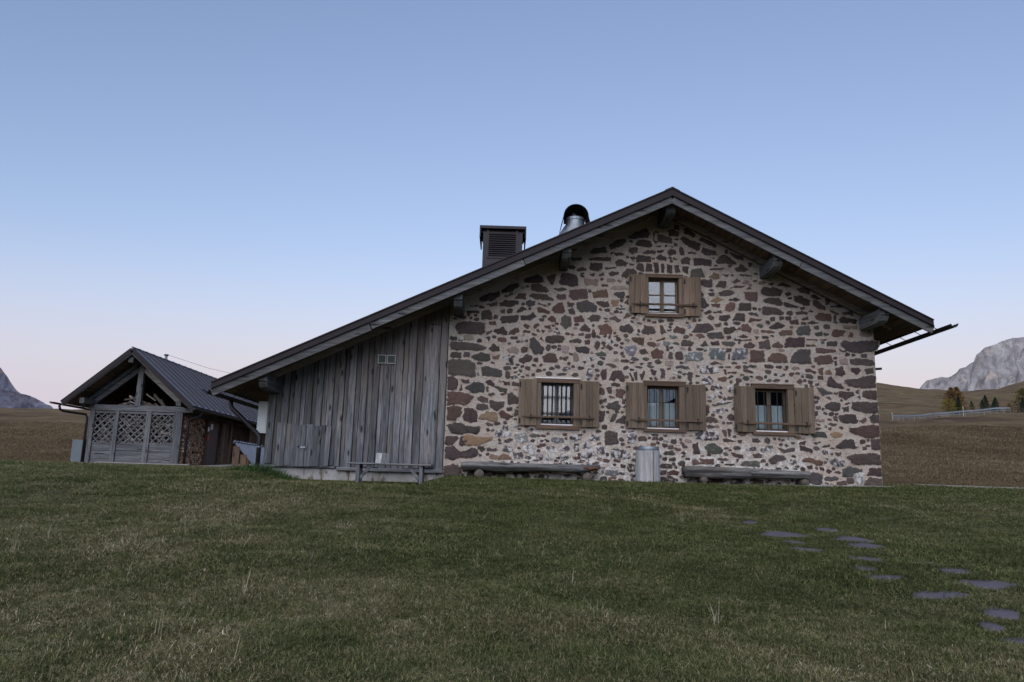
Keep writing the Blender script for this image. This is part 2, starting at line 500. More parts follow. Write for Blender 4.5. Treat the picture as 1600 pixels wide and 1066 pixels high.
def mk_needle(name, stops):
    m = Mat(name)
    br = m.n('Attribute', dict(attribute_name='br')).outputs['Fac']
    c = m.ramp(br, stops)
    return m.bsdf(c, .9, spec=.1)
M['larch'] = mk_needle('autumn_larch_needles', [(0, (.075, .045, .022)), (.5, (.130, .080, .034)), (1, (.175, .112, .046))])
M['larch_y'] = mk_needle('yellow_green_larch_needles', [(0, (.085, .075, .018)), (.5, (.16, .135, .030)), (1, (.22, .18, .045))])
M['larch_o'] = mk_needle('olive_larch_needles', [(0, (.05, .045, .02)), (.5, (.10, .080, .03)), (1, (.14, .11, .04))])
M['spruce'] = mk_needle('dark_spruce_needles', [(0, (.010, .018, .012)), (.6, (.020, .034, .022)), (1, (.034, .050, .032))])
M['firewood'] = mk_needle('split_firewood', [(0, (.07, .045, .033)), (.35, (.22, .13, .085)), (.7, (.36, .235, .16)), (1, (.50, .37, .27))])
M['stacked_board'] = mk_needle('stacked_rough_board', [(0, (.05, .04, .036)), (.5, (.16, .13, .118)), (1, (.42, .36, .33))])

# ------------------------------------------------------------------ terrain
E2U = [.30, .45, .495, .545, .60, .65, .69, .75, .9]
E2V = [.150, .149, .146, .141, .1395, .146, .160, .172, .19]
def height(X, Y):
    X, Y = np.asarray(X, float), np.asarray(Y, float)
    D = Y + 17.0
    n = np.interp(Y, [-4000, -200, -60, -17, -10, -3.5, -0.6, 0.5, 13, 40], [-120, -9, -4.2, -1.8, -.98, -.22, -.03, 0, .14, .4])
    n = n - .17 * sstep(-.9, -1.8, X) * sstep(-5.2, -4.4, X) * sstep(-4, -1.5, Y) * sstep(3, 1, Y)
    n = n + .05 * sstep(5, 9, X) * sstep(-3, 0, Y)
    n = n + (fbm(X * .45, Y * .45, 3, 3) - .5) * .09 * sstep(-.8, -2.5, Y) + (fbm(X * 1.7, Y * 1.7, 9, 2) - .5) * .06 * sstep(-.9, -2.2, Y) + (vnoise(X * 4.2, Y * 4.2, 19) - .5) * .022 * sstep(-.9, -2.2, Y)
    Dc = np.maximum(D, 5.0)
    u = np.clip(X / Dc, -1.4, 1.4)
    e2 = np.interp(u, E2U, E2V)
    ds = [17, 22, 30, 45, 60, 90, 131, 152, 180, 250]
    er = np.interp(D, ds, [.011, .012, .0158, .036, .054, .083, .107, .0935, .110, .128])
    er = er + (u - .57) * .085 * sstep(60, 130, D) * sstep(200, 150, D)
    far = np.interp(D, [250, 350], [0, 1])
    er = er * (1 - far) + e2 * far
    er = np.where(D > 350, np.interp(D, [350, 430, 800, 3000, 9000], [1, .94, .6, .25, .1]) * e2, er)
    el = np.interp(D, [17, 22, 30, 50, 90, 150, 250, 300, 600, 3000, 9000], [.011, .0125, .0165, .033, .056, .073, .0835, .081, .06, .03, .01])
    el = el + np.clip(u + .55, -.3, .3) * .02 * sstep(100, 250, D)
    w = sstep(-.15, .4, u)
    e = el * (1 - w) + er * w
    fz = -.19 + np.maximum(D, 1) * e
    nz = (fbm(X * .035, Y * .035, 21, 4) - .5) * np.clip(D - 35, 0, 200) * .022 + (fbm(X * .2, Y * .2, 5, 3) - .5) * .5 * sstep(30, 60, D)
    t = sstep(24, 33, D)
    return n * (1 - t) + (fz + nz) * t

def make_ground():
    # polar sheet around the viewpoint, dense in front, coarse behind
    th = np.concatenate([np.linspace(-48, 48, 340), np.linspace(48, 312, 90)[1:-1]]) * math.pi / 180
    rr = np.concatenate([np.linspace(.4, 16, 170), np.geomspace(16.3, 420, 190), np.geomspace(430, 9000, 22)])
    T, RR = np.meshgrid(th, rr)
    X, Y = np.sin(T) * RR, np.cos(T) * RR - 17.0
    Z = height(X, Y)
    nt = len(th)
    V = np.stack([X.ravel(), Y.ravel(), Z.ravel()], 1)
    F = []
    for i in range(len(rr) - 1):
        a_ = i * nt
        for j in range(nt):
            k = (j + 1) % nt
            F.append((a_ + j, a_ + k, a_ + nt + k, a_ + nt + j))
    c = len(V)
    V = np.vstack([V, [[0, -17, float(height(0., -17.))]]])
    for j in range(nt): F.append((c, (j + 1) % nt, j))
    mb = MB(); mb.v = [tuple(v) for v in V]; mb.f = F
    o = mb.build('ground', M['ground'], None, True, fix=False, kind='structure')
    return o
make_ground()

def cliff(name, D, prof, zbase, mat, lean=.35, rough=60, seed=0, back=900, ny=46, nx=150):
    """rock massif with a steep, gullied front face and a top that falls away behind"""
    xs = np.array([p[0] for p in prof]); zs = np.array([p[1] for p in prof])
    X = np.linspace(xs[0], xs[-1], nx)
    top = np.interp(X, xs, zs) + (fbm(X * .03, X * 0 + seed, seed, 4) - .5) * 16
    tt = np.linspace(0, 1, ny)
    V, F = [], []
    for k, t in enumerate(tt):
        z = zbase + (top - zbase) * t
        ru = (fbm(X * .012, np.full(nx, t * 3.1), seed + 5, 5) - .5) * rough * 2 + (fbm(X * .05, np.full(nx, t * 6), seed + 9, 3) - .5) * rough * .6
        led = np.abs(((t * 5 + fbm(X * .006, X * 0, seed + 2) * 2) % 1) - .5) * rough * .35
        y = D + (top - zbase) * lean * t + ru * (1 - .55 * t) + led
        sc_ = (D + (top - zbase) * lean * t + 17) / (D + 17)
        V += [(x, yy, zz) for x, yy, zz in zip(X * sc_, y, (z + .19) * sc_ - .19)]
    for k in range(ny - 1):
        for i in range(nx - 1):
            F.append((k*nx+i, k*nx+i+1, (k+1)*nx+i+1, (k+1)*nx+i))
    b = len(V)
    for q, (dy, fz) in enumerate(((back * .25, .97), (back, .3))):
        sc_ = (D + (top - zbase) * lean + dy + 17) / (D + 17)
        V += [(x, D + (t_ - zbase) * lean + dy, zbase + (t_ - zbase) * fz) for x, t_ in zip(X * sc_, top)]
    rows = [(ny-1)*nx, b, b + nx]
    for r0, r1 in zip(rows, rows[1:]):
        for i in range(nx - 1): F.append((r0+i, r0+i+1, r1+i+1, r1+i))
    mb = MB(); mb.v = V; mb.f = F
    return mb.build(name, mat, None, False, fix=False, kind='structure')

cliff('mountain', 2500, [(1330,300),(1362,348),(1372,354),(1392,374),(1410,388),(1458,398),(1486,399),(1507,414),(1521,433),(1564,457),(1575,481),(1618,507),(1674,528),(1723,543),(1800,560),(2000,575),(2300,560),(2600,520)], 120, M['rock'], seed=3)
cliff('mountain', 2500, [(-2500,420),(-2100,430),(-1850,390),(-1700,352),(-1663,337),(-1638,314),(-1611,283),(-1595,265),(-1570,240),(-1540,205),(-1500,170)], 60, M['rock_dark'], seed=8, rough=45)
cliff('mountain', 2300, [(-1800,250),(-1620,245),(-1540,243),(-1470,236),(-1430,231),(-1400,212),(-1365,200),(-1330,180),(-1280,150)], 60, M['rock_dark'], seed=14, rough=40, nx=90)
# the dark range behind the viewpoint, seen only in the window panes
def back_range():
    us = np.linspace(-.3, 1.6, 120)
    el = np.interp(us, [-.3, -.1, .0, .05, .10, .14, .18, .205, .225, .25, .30, .4, .6, 1.0, 1.6], [.05, .06, .07, .076, .088, .096, .108, .112, .122, .134, .142, .15, .16, .15, .10])
    D = 2600
    mb = MB()
    V = []
    for f, dd in ((-.1, -300), (.0, 0), (.5, 260), (1.0, 500), (.5, 1200), (0, 1900)):
        V += [(u * (D + dd + 17), -17 - D - dd, -120 + (el_ * (D + 500) + 120) * f + (20 * math.sin(u * 60 + f * 9) if 0 < f < 1 else 0)) for u, el_ in zip(us, el)]
    n = len(us)
    F = [(k*n+i, k*n+i+1, (k+1)*n+i+1, (k+1)*n+i) for k in range(5) for i in range(n-1)]
    mb.v, mb.f = V, F
    mb.build('mountain', M['heath'], None, False, fix=False, kind='structure')
back_range()

# pale gravel track beyond the lawn on the right, and gravel apron in front of the shed
def strip(name, pts, w, mat, lift=.012):
    mb = MB(); P = []
    for i in range(len(pts) - 1):
        for k in range(12):
            P.append(Vector(pts[i]).lerp(Vector(pts[i+1]), k / 12))
    P.append(Vector(pts[-1]))
    V = []
    for i, p in enumerate(P):
        d = (P[min(i+1, len(P)-1)] - P[max(i-1, 0)]).normalized()
        s_ = Vector((-d.y, d.x))
        for q in np.linspace(-1, 1, 5):
            ww = w * (1 + .25 * (float(vnoise(i * .6, q * 3, 4)) - .5))
            x, y = p.x + s_.x * q * ww / 2, p.y + s_.y * q * ww / 2
            V.append((x, y, float(height(x, y)) + lift - .03 * (abs(q) == 1)))
    F = [(i*5+k, i*5+5+k, i*5+6+k, i*5+k+1) for i in range(len(P)-1) for k in range(4)]
    mb.v, mb.f = V, F
    return mb.build(name, mat, None, True, kind='structure')
strip('gravel_path', [(16.2, 13.5), (19, 13.0), (24, 12.4), (32, 11.0)], 1.0, M['gravel'], .07)
strip('gravel_apron', [(-14.3, 10.62), (-12.5, 10.55), (-11.0, 10.6)], .6, M['gravel'], .10)
strip('gravel_apron', [(-10.9, 11.0), (-10.6, 13), (-9.6, 15.5)], .9, M['gravel'], .05)

# ------------------------------------------------------------------ the house
house = empty('stone_house', (3.5, 0, 0), 'stone gabled house with dark metal roof and grey plank lean-to', 'house')
RIDGE, LE, RE = (3.52, 6.33), (-6.08, 1.76), (9.05, 3.55)
SL = (RIDGE[1] - LE[1]) / (RIDGE[0] - LE[0]); SR = (RIDGE[1] - RE[1]) / (RE[0] - RIDGE[0])
def roof_z(x): return RIDGE[1] - (SL * (RIDGE[0] - x) if x < RIDGE[0] else SR * (x - RIDGE[0]))
YB = 11.5       # back of the house
YF = -1.15      # front roof edge
WX0, WX1 = -1.31, 8.31
OPEN = dict(w1=(.74, 1.60, 1.12, 2.16), w2=(3.13, 3.95, 1.13, 2.15), w3=(5.54, 6.37, 1.13, 2.16), up=(3.17, 3.93, 3.73, 4.62))

STONES = """d-129,254,-109,258,-86,256,-69,247,-69,221,-75,218,-93,222,-127,222 k755,321,765,328,781,324,809,328,842,330,841,317,831,305,789,301,771,304,755,314 d-116,335,-107,343,-80,343,-53,342,-52,322,-57,317,-110,317 d756,64,773,73,803,75,830,74,830,52,802,52,772,50,762,60 r764,130,774,129,789,135,818,138,831,136,830,112,805,110,786,115,769,120 r-128,184,-102,185,-92,181,-70,177,-78,162,-89,155,-105,158,-127,154 d759,236,768,240,786,239,810,249,828,248,828,223,794,222,767,225 d-127,62,-108,65,-97,54,-78,53,-71,62,-58,56,-57,45,-77,40,-93,42,-108,35,-126,38 k-127,111,-107,116,-94,114,-80,108,-55,109,-57,97,-62,93,-79,95,-97,92,-113,92 k638,274,649,294,662,304,685,304,684,279,687,273,667,272 d-126,296,-111,297,-87,295,-66,294,-46,287,-48,282,-69,279,-92,281,-110,278,-123,280 d776,186,792,188,830,189,829,166,800,166,775,173 d117,445,121,460,134,465,156,459,158,437,143,435,118,439 o-90,87,-77,92,-60,86,-38,85,-26,88,-29,80,-57,69,-84,68,-88,79 k157,396,180,402,200,392,201,376,164,376,158,386 d627,310,633,329,673,332,672,310,628,307 d141,425,178,430,182,408,149,403,139,410 d-129,20,-108,24,-94,20,-92,8,-94,-3,-128,-2 b457,299,489,302,493,291,492,276,461,276,457,286 K668,5,702,31 k-55,242,-44,244,-11,236,-9,227,-13,220,-52,223 r551,299,580,298,580,274,547,272 v422,110,449,112,463,115,474,110,470,96,445,95,426,96 r-127,150,-114,153,-96,148,-97,135,-109,121,-125,122 d-87,147,-73,148,-62,141,-61,120,-75,118,-90,123,-92,131 d579,439,586,445,613,446,626,441,624,428,601,427,581,430 r589,281,597,292,613,294,629,288,631,273,614,273,589,275 d418,335,430,356,457,356,468,343,444,337,428,337 d223,104,233,108,249,104,251,82,224,77 d273,555,294,568,316,578,322,567,320,557,279,551 b403,285,412,290,439,290,443,275,436,272,403,270 k53,309,60,312,69,303,83,291,81,279,63,276,54,290
d580,385,581,401,613,397,628,388,624,383,587,381 v239,67,251,69,275,66,277,51,265,48,251,50,238,52 b512,292,517,301,543,301,539,280,508,276 r693,286,709,290,731,292,735,279,730,273,704,271,694,279 g-90,193,-78,201,-68,207,-49,204,-48,186,-70,185 d396,554,401,562,420,552,440,545,436,530,414,539 d776,285,803,286,826,285,828,274,806,273,776,274 d-14,358,24,364,20,346,-11,343,-16,351 d36,441,39,450,69,460,81,444,70,440,41,439 d744,155,764,160,778,159,784,142,777,140,756,142,745,147 d477,502,488,518,499,519,521,504,519,499,486,499 d793,14,806,23,830,22,829,6,789,5 g444,80,452,86,466,85,482,74,476,66,448,66 k746,40,758,44,787,41,786,35,767,32,765,22,744,25 v175,69,184,86,191,71,200,56,186,48,171,51 d87,314,102,318,123,318,131,312,123,304,102,301,89,303 d426,511,445,509,464,506,463,493,426,494 d733,89,753,102,771,103,773,92,781,89,774,86,735,85 g415,464,421,483,441,486,450,467,430,464 d-64,400,-39,412,-20,415,-18,407,-38,395,-60,392 r205,343,226,349,237,340,235,327,208,324,212,334 o-53,137,-37,141,-19,141,-16,121,-36,126,-56,126 d232,221,239,240,259,243,265,228,264,219,256,220,248,227,245,220 g-77,266,-59,273,-38,273,-37,258,-55,256,-73,260 d-129,217,-118,218,-107,209,-109,190,-128,189 k123,359,130,365,142,362,145,343,132,335,121,346 r699,381,710,389,734,388,734,372,709,372,702,375 d799,213,829,216,828,195,818,196,800,201 d53,424,54,435,68,437,88,428,91,420,67,419 d714,180,729,186,746,185,745,171,737,167,714,171 v437,253,455,260,473,256,477,245,437,243 k657,348,665,356,683,359,687,349,684,338,660,338 r193,423,224,430,227,412,195,410 r82,268,95,278,108,277,114,263,110,258,85,258 r539,434,570,433,567,412,544,417 r415,48,425,55,439,51,460,54,461,43,416,40 d654,427,668,428,689,418,687,408,678,406,656,416 d49,408,56,414,85,413,102,404,103,399,80,402,63,402
d722,238,730,244,744,228,751,230,757,219,738,220,722,222 d290,539,301,550,323,548,329,540,327,533,297,535 d342,552,344,566,373,557,375,545,347,547 d-34,167,-4,165,-4,155,-18,146,-32,153 d583,417,598,420,616,421,626,412,623,405,606,408,584,412 r102,383,115,394,124,393,129,378,124,371,106,372 d-15,420,2,432,22,438,24,430,5,418,-12,413 v273,105,291,110,291,84,273,84 w24,96,46,98,53,81,41,76,27,84 d5,184,17,185,28,174,29,163,9,160 w769,31,780,33,792,31,789,14,782,5,772,15 d231,535,245,545,266,551,268,542,251,533,234,525 d292,506,297,513,325,511,325,499,294,497 d-18,390,-6,396,21,397,22,388,6,383,-16,383 d23,11,51,13,60,3,55,-2,29,-1 d812,105,831,108,831,83,812,85 d806,42,830,45,830,27,799,28 d253,343,277,350,286,336,277,329,257,334 d525,391,531,406,554,408,553,390 d443,526,448,537,473,529,480,520,453,519 d745,209,756,210,777,211,780,203,760,194,748,199 d306,333,311,348,330,345,334,334,326,329,307,329 d755,377,763,381,794,377,792,368,756,369 b264,297,290,301,293,294,284,278,275,280 p174,454,205,452,202,438,176,439 d-57,368,-43,373,-35,363,-36,351,-59,352 d440,458,465,460,466,444,459,442,439,447 d187,489,212,491,213,478,202,472,187,476 r327,288,338,295,353,288,349,275,329,274 k452,333,468,336,484,337,490,325,465,323,455,328 d583,55,600,66,615,63,621,58,592,46 k225,162,232,169,250,174,256,161,249,154,229,157 d570,316,592,325,595,304,570,304 d186,516,197,526,221,530,224,517,197,514 d-128,85,-105,86,-100,82,-112,69,-120,67,-127,69 P233,429,273,440 B223,10,254,23 d259,463,270,478,286,481,293,470,275,466,271,459 d184,502,198,505,232,506,233,497,187,497 g521,43,532,50,553,52,563,48,562,40,525,41 d511,366,521,382,539,383,538,366 D496,0,531,12 D454,-1,489,11 r699,310,717,306,742,306,741,300,717,298,697,299 P799,338,827,351 r736,343,741,351,766,350,759,338,742,335,737,337
D-127,260,-99,274 d344,10,361,13,382,7,382,2,345,1 r86,457,110,462,102,437,96,439 d-31,326,-9,334,-1,324,-1,317,-19,318 d28,260,45,272,59,268,51,258,40,254,31,256 r657,54,665,63,682,58,703,55,698,47,687,47,680,53 B104,79,132,91 k155,293,178,295,186,290,183,281,167,282,157,286 v719,57,734,60,749,56,750,47,731,47,721,50 v438,230,457,236,464,227,460,219,440,218 r282,318,310,320,308,303,297,305,284,312 d31,361,48,362,56,371,65,360,48,353,32,352 g680,112,689,118,708,120,713,108,685,107 d697,418,707,416,723,405,722,397,707,402,697,407 d594,352,614,366,630,357,621,351,601,350 D-64,146,-37,159 r496,397,504,407,515,407,517,396,509,388,498,389 d438,555,444,561,464,551,478,543,475,538,457,546 D380,272,397,290 v178,229,184,246,194,242,195,228,184,219 k439,416,447,415,457,400,449,394,439,393 r247,200,259,202,266,196,261,182,248,184 d521,487,532,499,550,488,541,482,526,481 d481,430,495,435,512,435,516,429,495,423,484,425 D344,29,372,40 v567,79,577,83,592,86,594,73,568,71 d182,360,197,370,211,365,206,354,192,354 d245,495,255,503,273,494,266,487,247,487 r377,339,384,348,402,342,401,332,379,334 k697,216,709,217,732,206,708,201 d492,347,513,351,519,345,509,338,493,335 V189,85,212,98 d810,155,819,160,832,161,831,145,818,143 d393,310,402,317,421,314,418,304,394,304 d742,262,755,266,763,250,750,247,742,248 V-3,56,22,68 r-13,139,-3,145,11,136,20,135,4,126,-6,132 d417,83,427,88,432,64,416,65 d366,572,376,578,390,571,390,562,370,563 r615,341,631,347,646,346,644,336,622,335 P124,279,140,296 d202,401,228,401,230,391,217,388,206,393 D541,1,570,11 D112,403,133,416 r660,444,674,448,690,444,688,433,672,436 v144,90,152,95,173,99,168,90,154,81 V205,56,221,73 d474,444,485,458,498,457,495,442 K703,13,734,23 D-97,65,-83,86 r532,358,544,357,552,349,551,342,533,344 d402,581,413,580,429,568,426,561,407,570
r151,362,168,368,174,353,154,352 D76,-3,101,8 r67,380,73,384,95,375,93,369,70,372 D272,21,288,38 V462,154,487,165 p762,362,794,362,794,354,765,355 d396,505,408,513,416,509,414,496,399,496 d209,151,222,151,220,132,210,129 k481,371,485,376,503,379,505,373,494,364,483,366 V-19,87,-3,103 k242,419,249,424,265,425,263,410,250,413 p1,284,16,290,27,285,25,275,9,278 r232,5,244,9,260,6,268,0,233,0 d245,128,263,143,267,137,266,125,250,126 d331,496,342,496,344,475,334,474 d-39,283,-29,294,-18,286,-16,280,-31,278 d507,528,519,523,539,517,538,508,519,514 w41,62,71,64,63,50,47,57 d449,144,457,144,472,140,471,134,456,133,447,134 r16,402,23,413,38,414,41,402 d605,83,618,79,641,83,637,74,616,72 v21,54,40,55,42,42,26,42 P-95,302,-75,314 d654,87,666,85,680,80,679,73,655,78 d629,411,634,413,648,407,664,404,661,400,635,402 o-11,44,3,51,16,45,17,40,-9,39 k724,322,746,324,745,314,723,313 d216,243,225,246,225,225,218,222,212,235 d-64,172,-51,176,-39,171,-39,162,-52,164 d274,524,279,530,294,530,294,519,282,516 P149,262,162,279 d164,332,175,347,188,336,185,331 D296,87,315,98 W-4,88,16,99 g-28,199,-18,200,4,195,1,188,-10,189 o461,467,470,475,481,474,485,463,470,463 d315,491,327,492,329,476,316,476 R-21,300,-1,311 K353,59,376,68 d364,492,375,492,374,473,363,474 o723,118,740,120,750,116,747,111,733,109,724,113 d340,509,349,516,364,508,360,503,343,504 k42,392,47,399,61,396,60,387,47,385 D-78,-2,-63,12 d364,524,373,530,383,528,382,518,368,516 d536,311,552,316,560,309,554,304,537,305 d777,264,793,266,797,259,788,252,778,256 d307,520,319,525,336,525,336,518,314,516 o235,404,250,406,250,392,238,391 D142,495,166,504 D209,187,220,204 r361,22,374,27,384,21,380,16,361,16 k486,315,509,317,517,314,507,307,489,310 v462,173,479,179,504,180,489,174,468,170 d805,264,825,266,826,256,810,254
d294,483,297,493,309,489,308,475,299,478 P358,258,374,269 r601,312,612,320,624,310,621,307,602,307 K379,251,412,258 r4,318,11,328,25,334,25,324,15,319 V125,43,142,54 p750,283,767,286,768,273,753,274 D754,8,769,20 d231,361,244,367,257,359,250,354 d380,491,389,492,393,477,382,474 k141,309,158,312,168,308,163,303,143,304 r547,364,552,373,578,371,570,367,550,363 D-11,-2,5,9 d640,370,660,372,662,362,647,362 d501,70,526,64,525,57,513,59,504,63 d347,248,356,250,355,231,348,229 d548,65,561,67,572,65,570,60,552,58 d733,11,752,15,752,5,731,5 d-93,370,-66,371,-66,364,-90,364 d400,489,412,489,410,473,400,477 r346,347,351,349,359,335,348,329 r576,345,593,345,606,343,604,339,577,340 O-30,39,-12,48 o462,410,477,419,491,414,476,408 d406,238,409,243,418,242,416,225,410,227 r474,232,491,237,496,233,490,227,478,227 v124,64,138,72,147,66,145,62,128,61 g200,279,212,284,223,280,221,274,207,275 D34,279,47,290 d196,297,203,308,211,304,205,290 D-96,263,-82,274 D384,35,398,46 d763,391,785,397,785,387,766,387 d-48,387,-26,392,-26,382,-42,383 D446,154,455,171 d300,292,311,294,319,284,306,283,300,287 d462,316,478,317,479,308,463,308 D-38,57,-15,63 d492,145,503,153,509,149,508,140,499,140 r91,357,97,362,108,359,110,351,99,351 D342,17,358,26 v494,216,506,216,508,205,501,202 d617,453,628,458,648,452,643,449 P224,448,244,455 d393,528,396,536,401,531,404,519,393,519 P687,142,712,148 d21,373,31,383,43,376,24,370 V95,63,112,71 d-45,209,-36,212,-26,206,-27,201,-39,202 d656,390,670,392,682,390,679,386,659,385 d230,468,238,472,252,471,249,466,235,462 D717,354,732,363 V702,71,719,80 D725,410,734,425 d461,486,471,488,494,489,493,485,465,483 d484,97,491,98,512,94,507,92,485,92 w91,42,97,55,107,42,100,40 d135,396,150,395,148,387,137,386 r700,259,713,264,711,248,706,249 r317,307,326,311,335,307,333,300,320,302
d673,258,682,259,696,254,693,250,675,253 D89,283,98,298 d236,213,243,215,256,213,254,207,239,208 V629,48,644,57 d349,492,356,492,357,475,351,475 W71,46,87,54 d753,176,766,178,764,168,755,166 d157,475,167,479,176,478,176,472,159,471 d507,441,519,448,540,449,536,445,516,443 d301,234,309,245,311,238,307,224,302,227 k233,130,240,145,249,145,242,132 v533,78,549,80,556,86,554,75,536,74 d103,427,121,430,132,427,118,422 V-4,103,8,113 W48,64,64,72 D-1,367,11,377 V155,61,164,72 k547,385,565,386,569,379,552,380 d241,516,253,518,266,512,247,510 d210,176,224,180,224,173,213,167 B353,304,367,312 K-127,301,-113,309 D365,274,373,288 K214,-1,226,8 k138,378,148,382,152,370,141,372 d737,407,759,410,762,404,740,404 d549,99,560,100,565,95,562,92,549,93 g699,343,713,347,713,337,701,337 D636,383,648,392 k439,307,448,318,454,307,442,305 o716,253,726,260,732,249,720,249 d504,415,517,418,528,416,520,411,506,413 D368,85,380,94 r463,402,483,403,480,396,467,397 d453,372,461,378,469,373,463,366 d226,203,236,204,236,191,229,193 D516,226,527,235 d381,589,392,587,392,577,383,580 D0,219,8,233 D241,41,257,48 d674,247,684,247,690,241,685,238,674,241 d-56,65,-45,65,-41,59,-48,55,-55,60 d460,266,470,270,486,266,480,264,461,264 d468,356,484,360,482,351,475,351 d472,56,487,56,495,52,483,51,472,52 d224,294,230,301,239,294,232,289 D178,315,189,324 D8,307,24,313 d692,428,701,432,716,422,704,423 v468,214,476,217,484,213,481,209,469,210 D22,135,29,149 K508,75,521,83 d447,383,458,389,464,385,452,379 r-41,345,-29,347,-27,339,-38,339 d324,247,337,245,333,235,328,237 b366,326,373,329,385,323,375,320 d286,238,293,240,294,225,290,223 r510,457,522,463,531,460,520,454 r677,315,692,317,699,312,679,311 d-5,212,8,209,7,203,-3,204 D213,436,227,442 R152,44,168,50 d220,482,242,484,242,480,224,478
r263,365,270,375,280,370,268,364 D192,317,199,328 R176,302,187,310 D688,192,701,199 D686,156,696,165 d276,238,281,237,287,221,281,223 d633,433,642,437,648,432,638,428 d-99,212,-84,212,-81,205,-91,206 d493,118,501,117,500,106,496,105 d482,117,490,116,491,105,487,104 K801,290,813,297 D787,97,798,104 D598,368,608,376 D365,46,377,52 d671,375,682,380,684,372,671,372 d788,147,801,153,803,147,797,143 d246,387,267,387,265,383,247,383 r-30,265,-16,271,-19,262,-27,261 K486,40,507,44 r427,329,437,331,446,327,435,323 r37,339,43,343,51,338,47,333 K-37,178,-24,184 d331,567,335,567,335,550,332,551 D-22,114,-9,120 K545,260,561,265 D6,146,16,153 k439,435,447,425,444,421,439,420 d683,366,694,370,708,366,694,364 V472,195,483,202 d499,248,518,249,514,245,500,244 d60,338,67,345,73,341,63,334 d734,398,754,390,752,387,737,392 d223,257,236,257,248,251,239,251 r774,339,779,345,784,345,783,335 d468,384,485,389,487,383,472,382 D62,258,71,265 D328,90,339,97 r678,329,703,328,700,325,680,326 r525,331,535,334,544,329,533,327 K607,259,618,265 K496,294,507,301 k700,88,719,93,718,88,705,86 d653,231,659,236,665,230,659,225 R37,323,51,328 D217,112,226,120 D363,73,372,80 d730,74,743,76,743,72,736,68 d413,526,431,524,427,521,414,521 D587,361,596,368 r85,340,96,342,98,335,89,336 d718,139,727,139,737,137,727,133 D-31,353,-23,362 d-47,321,-36,326,-34,323,-44,316 r337,315,357,322,355,317,340,313 D634,372,644,379 D578,327,591,332 D258,29,267,35 D721,157,732,163 d457,429,469,430,470,424,462,424 D618,372,628,378 d-87,382,-67,384,-69,380,-85,380 d207,462,216,470,219,461 D350,77,359,83 d495,329,504,331,506,324,500,324 D669,38,678,45 r70,393,86,389,88,385,71,389 P559,339,568,346 d532,321,551,324,551,321,532,319 d700,243,709,244,711,237,702,238 d-16,371,-7,376,-7,368,-14,368 D697,352,707,358
d683,95,697,98,698,97,689,91 d678,233,687,232,684,224,679,228 D-66,298,-57,304 d162,324,172,327,172,321,163,320 D-43,188,-38,197 D261,169,266,178 d266,401,273,407,273,395 D743,372,747,384 D694,170,702,176 d497,530,503,533,505,524,499,524 d489,474,505,474,500,469 d129,268,139,271,135,263,131,264 D567,50,575,55 d751,307,766,303,762,301,753,303 d550,503,560,501,554,493 b408,350,413,353,417,348,411,345 K688,184,697,189 K385,230,391,236 K499,277,503,288 d493,260,502,261,502,256,494,257 D669,362,677,367 d739,277,744,280,744,272,739,270 r-102,188,-99,201,-96,190,-101,188 d185,464,196,467,194,460 D-31,308,-25,314 D696,36,704,41 r488,251,493,251,495,243,491,244 D242,282,249,286 d0,409,9,417,9,411,3,407 D793,84,801,88 d717,196,724,199,728,192 d75,309,78,314,83,304 r707,328,724,330,718,326 D517,91,524,96 D243,376,251,380 k560,331,569,330,565,325 k-46,309,-39,310,-41,302 d787,199,793,203,793,195 d275,493,288,491,282,488 D318,358,324,362 r760,184,765,186,770,186,763,182 D257,280,262,285 d335,536,349,538,347,535 d366,538,377,538,375,535 d464,514,471,513,471,510"""
PAL = dict(d=(.062, .045, .042), r=(.090, .055, .045), g=(.060, .061, .051), k=(.059, .052, .050), o=(.175, .115, .075), p=(.21, .160, .138), w=(.21, .20, .20), b=(.120, .120, .130), v=(.062, .053, .055))

def chaikin(P, it=1):
    for _ in range(it):
        Q = []
        for i in range(len(P)):
            a_, b_ = P[i], P[(i+1) % len(P)]
            Q += [a_ * .8 + b_ * .2, a_ * .2 + b_ * .8]
        P = Q
    return P

def mortar_y(x, z):
    return -(fbm(np.asarray(x) * 1.1, np.asarray(z) * 1.1, 31, 3) - .5) * .03 - (fbm(np.asarray(x) * 7, np.asarray(z) * 7, 41, 3) - .5) * .022

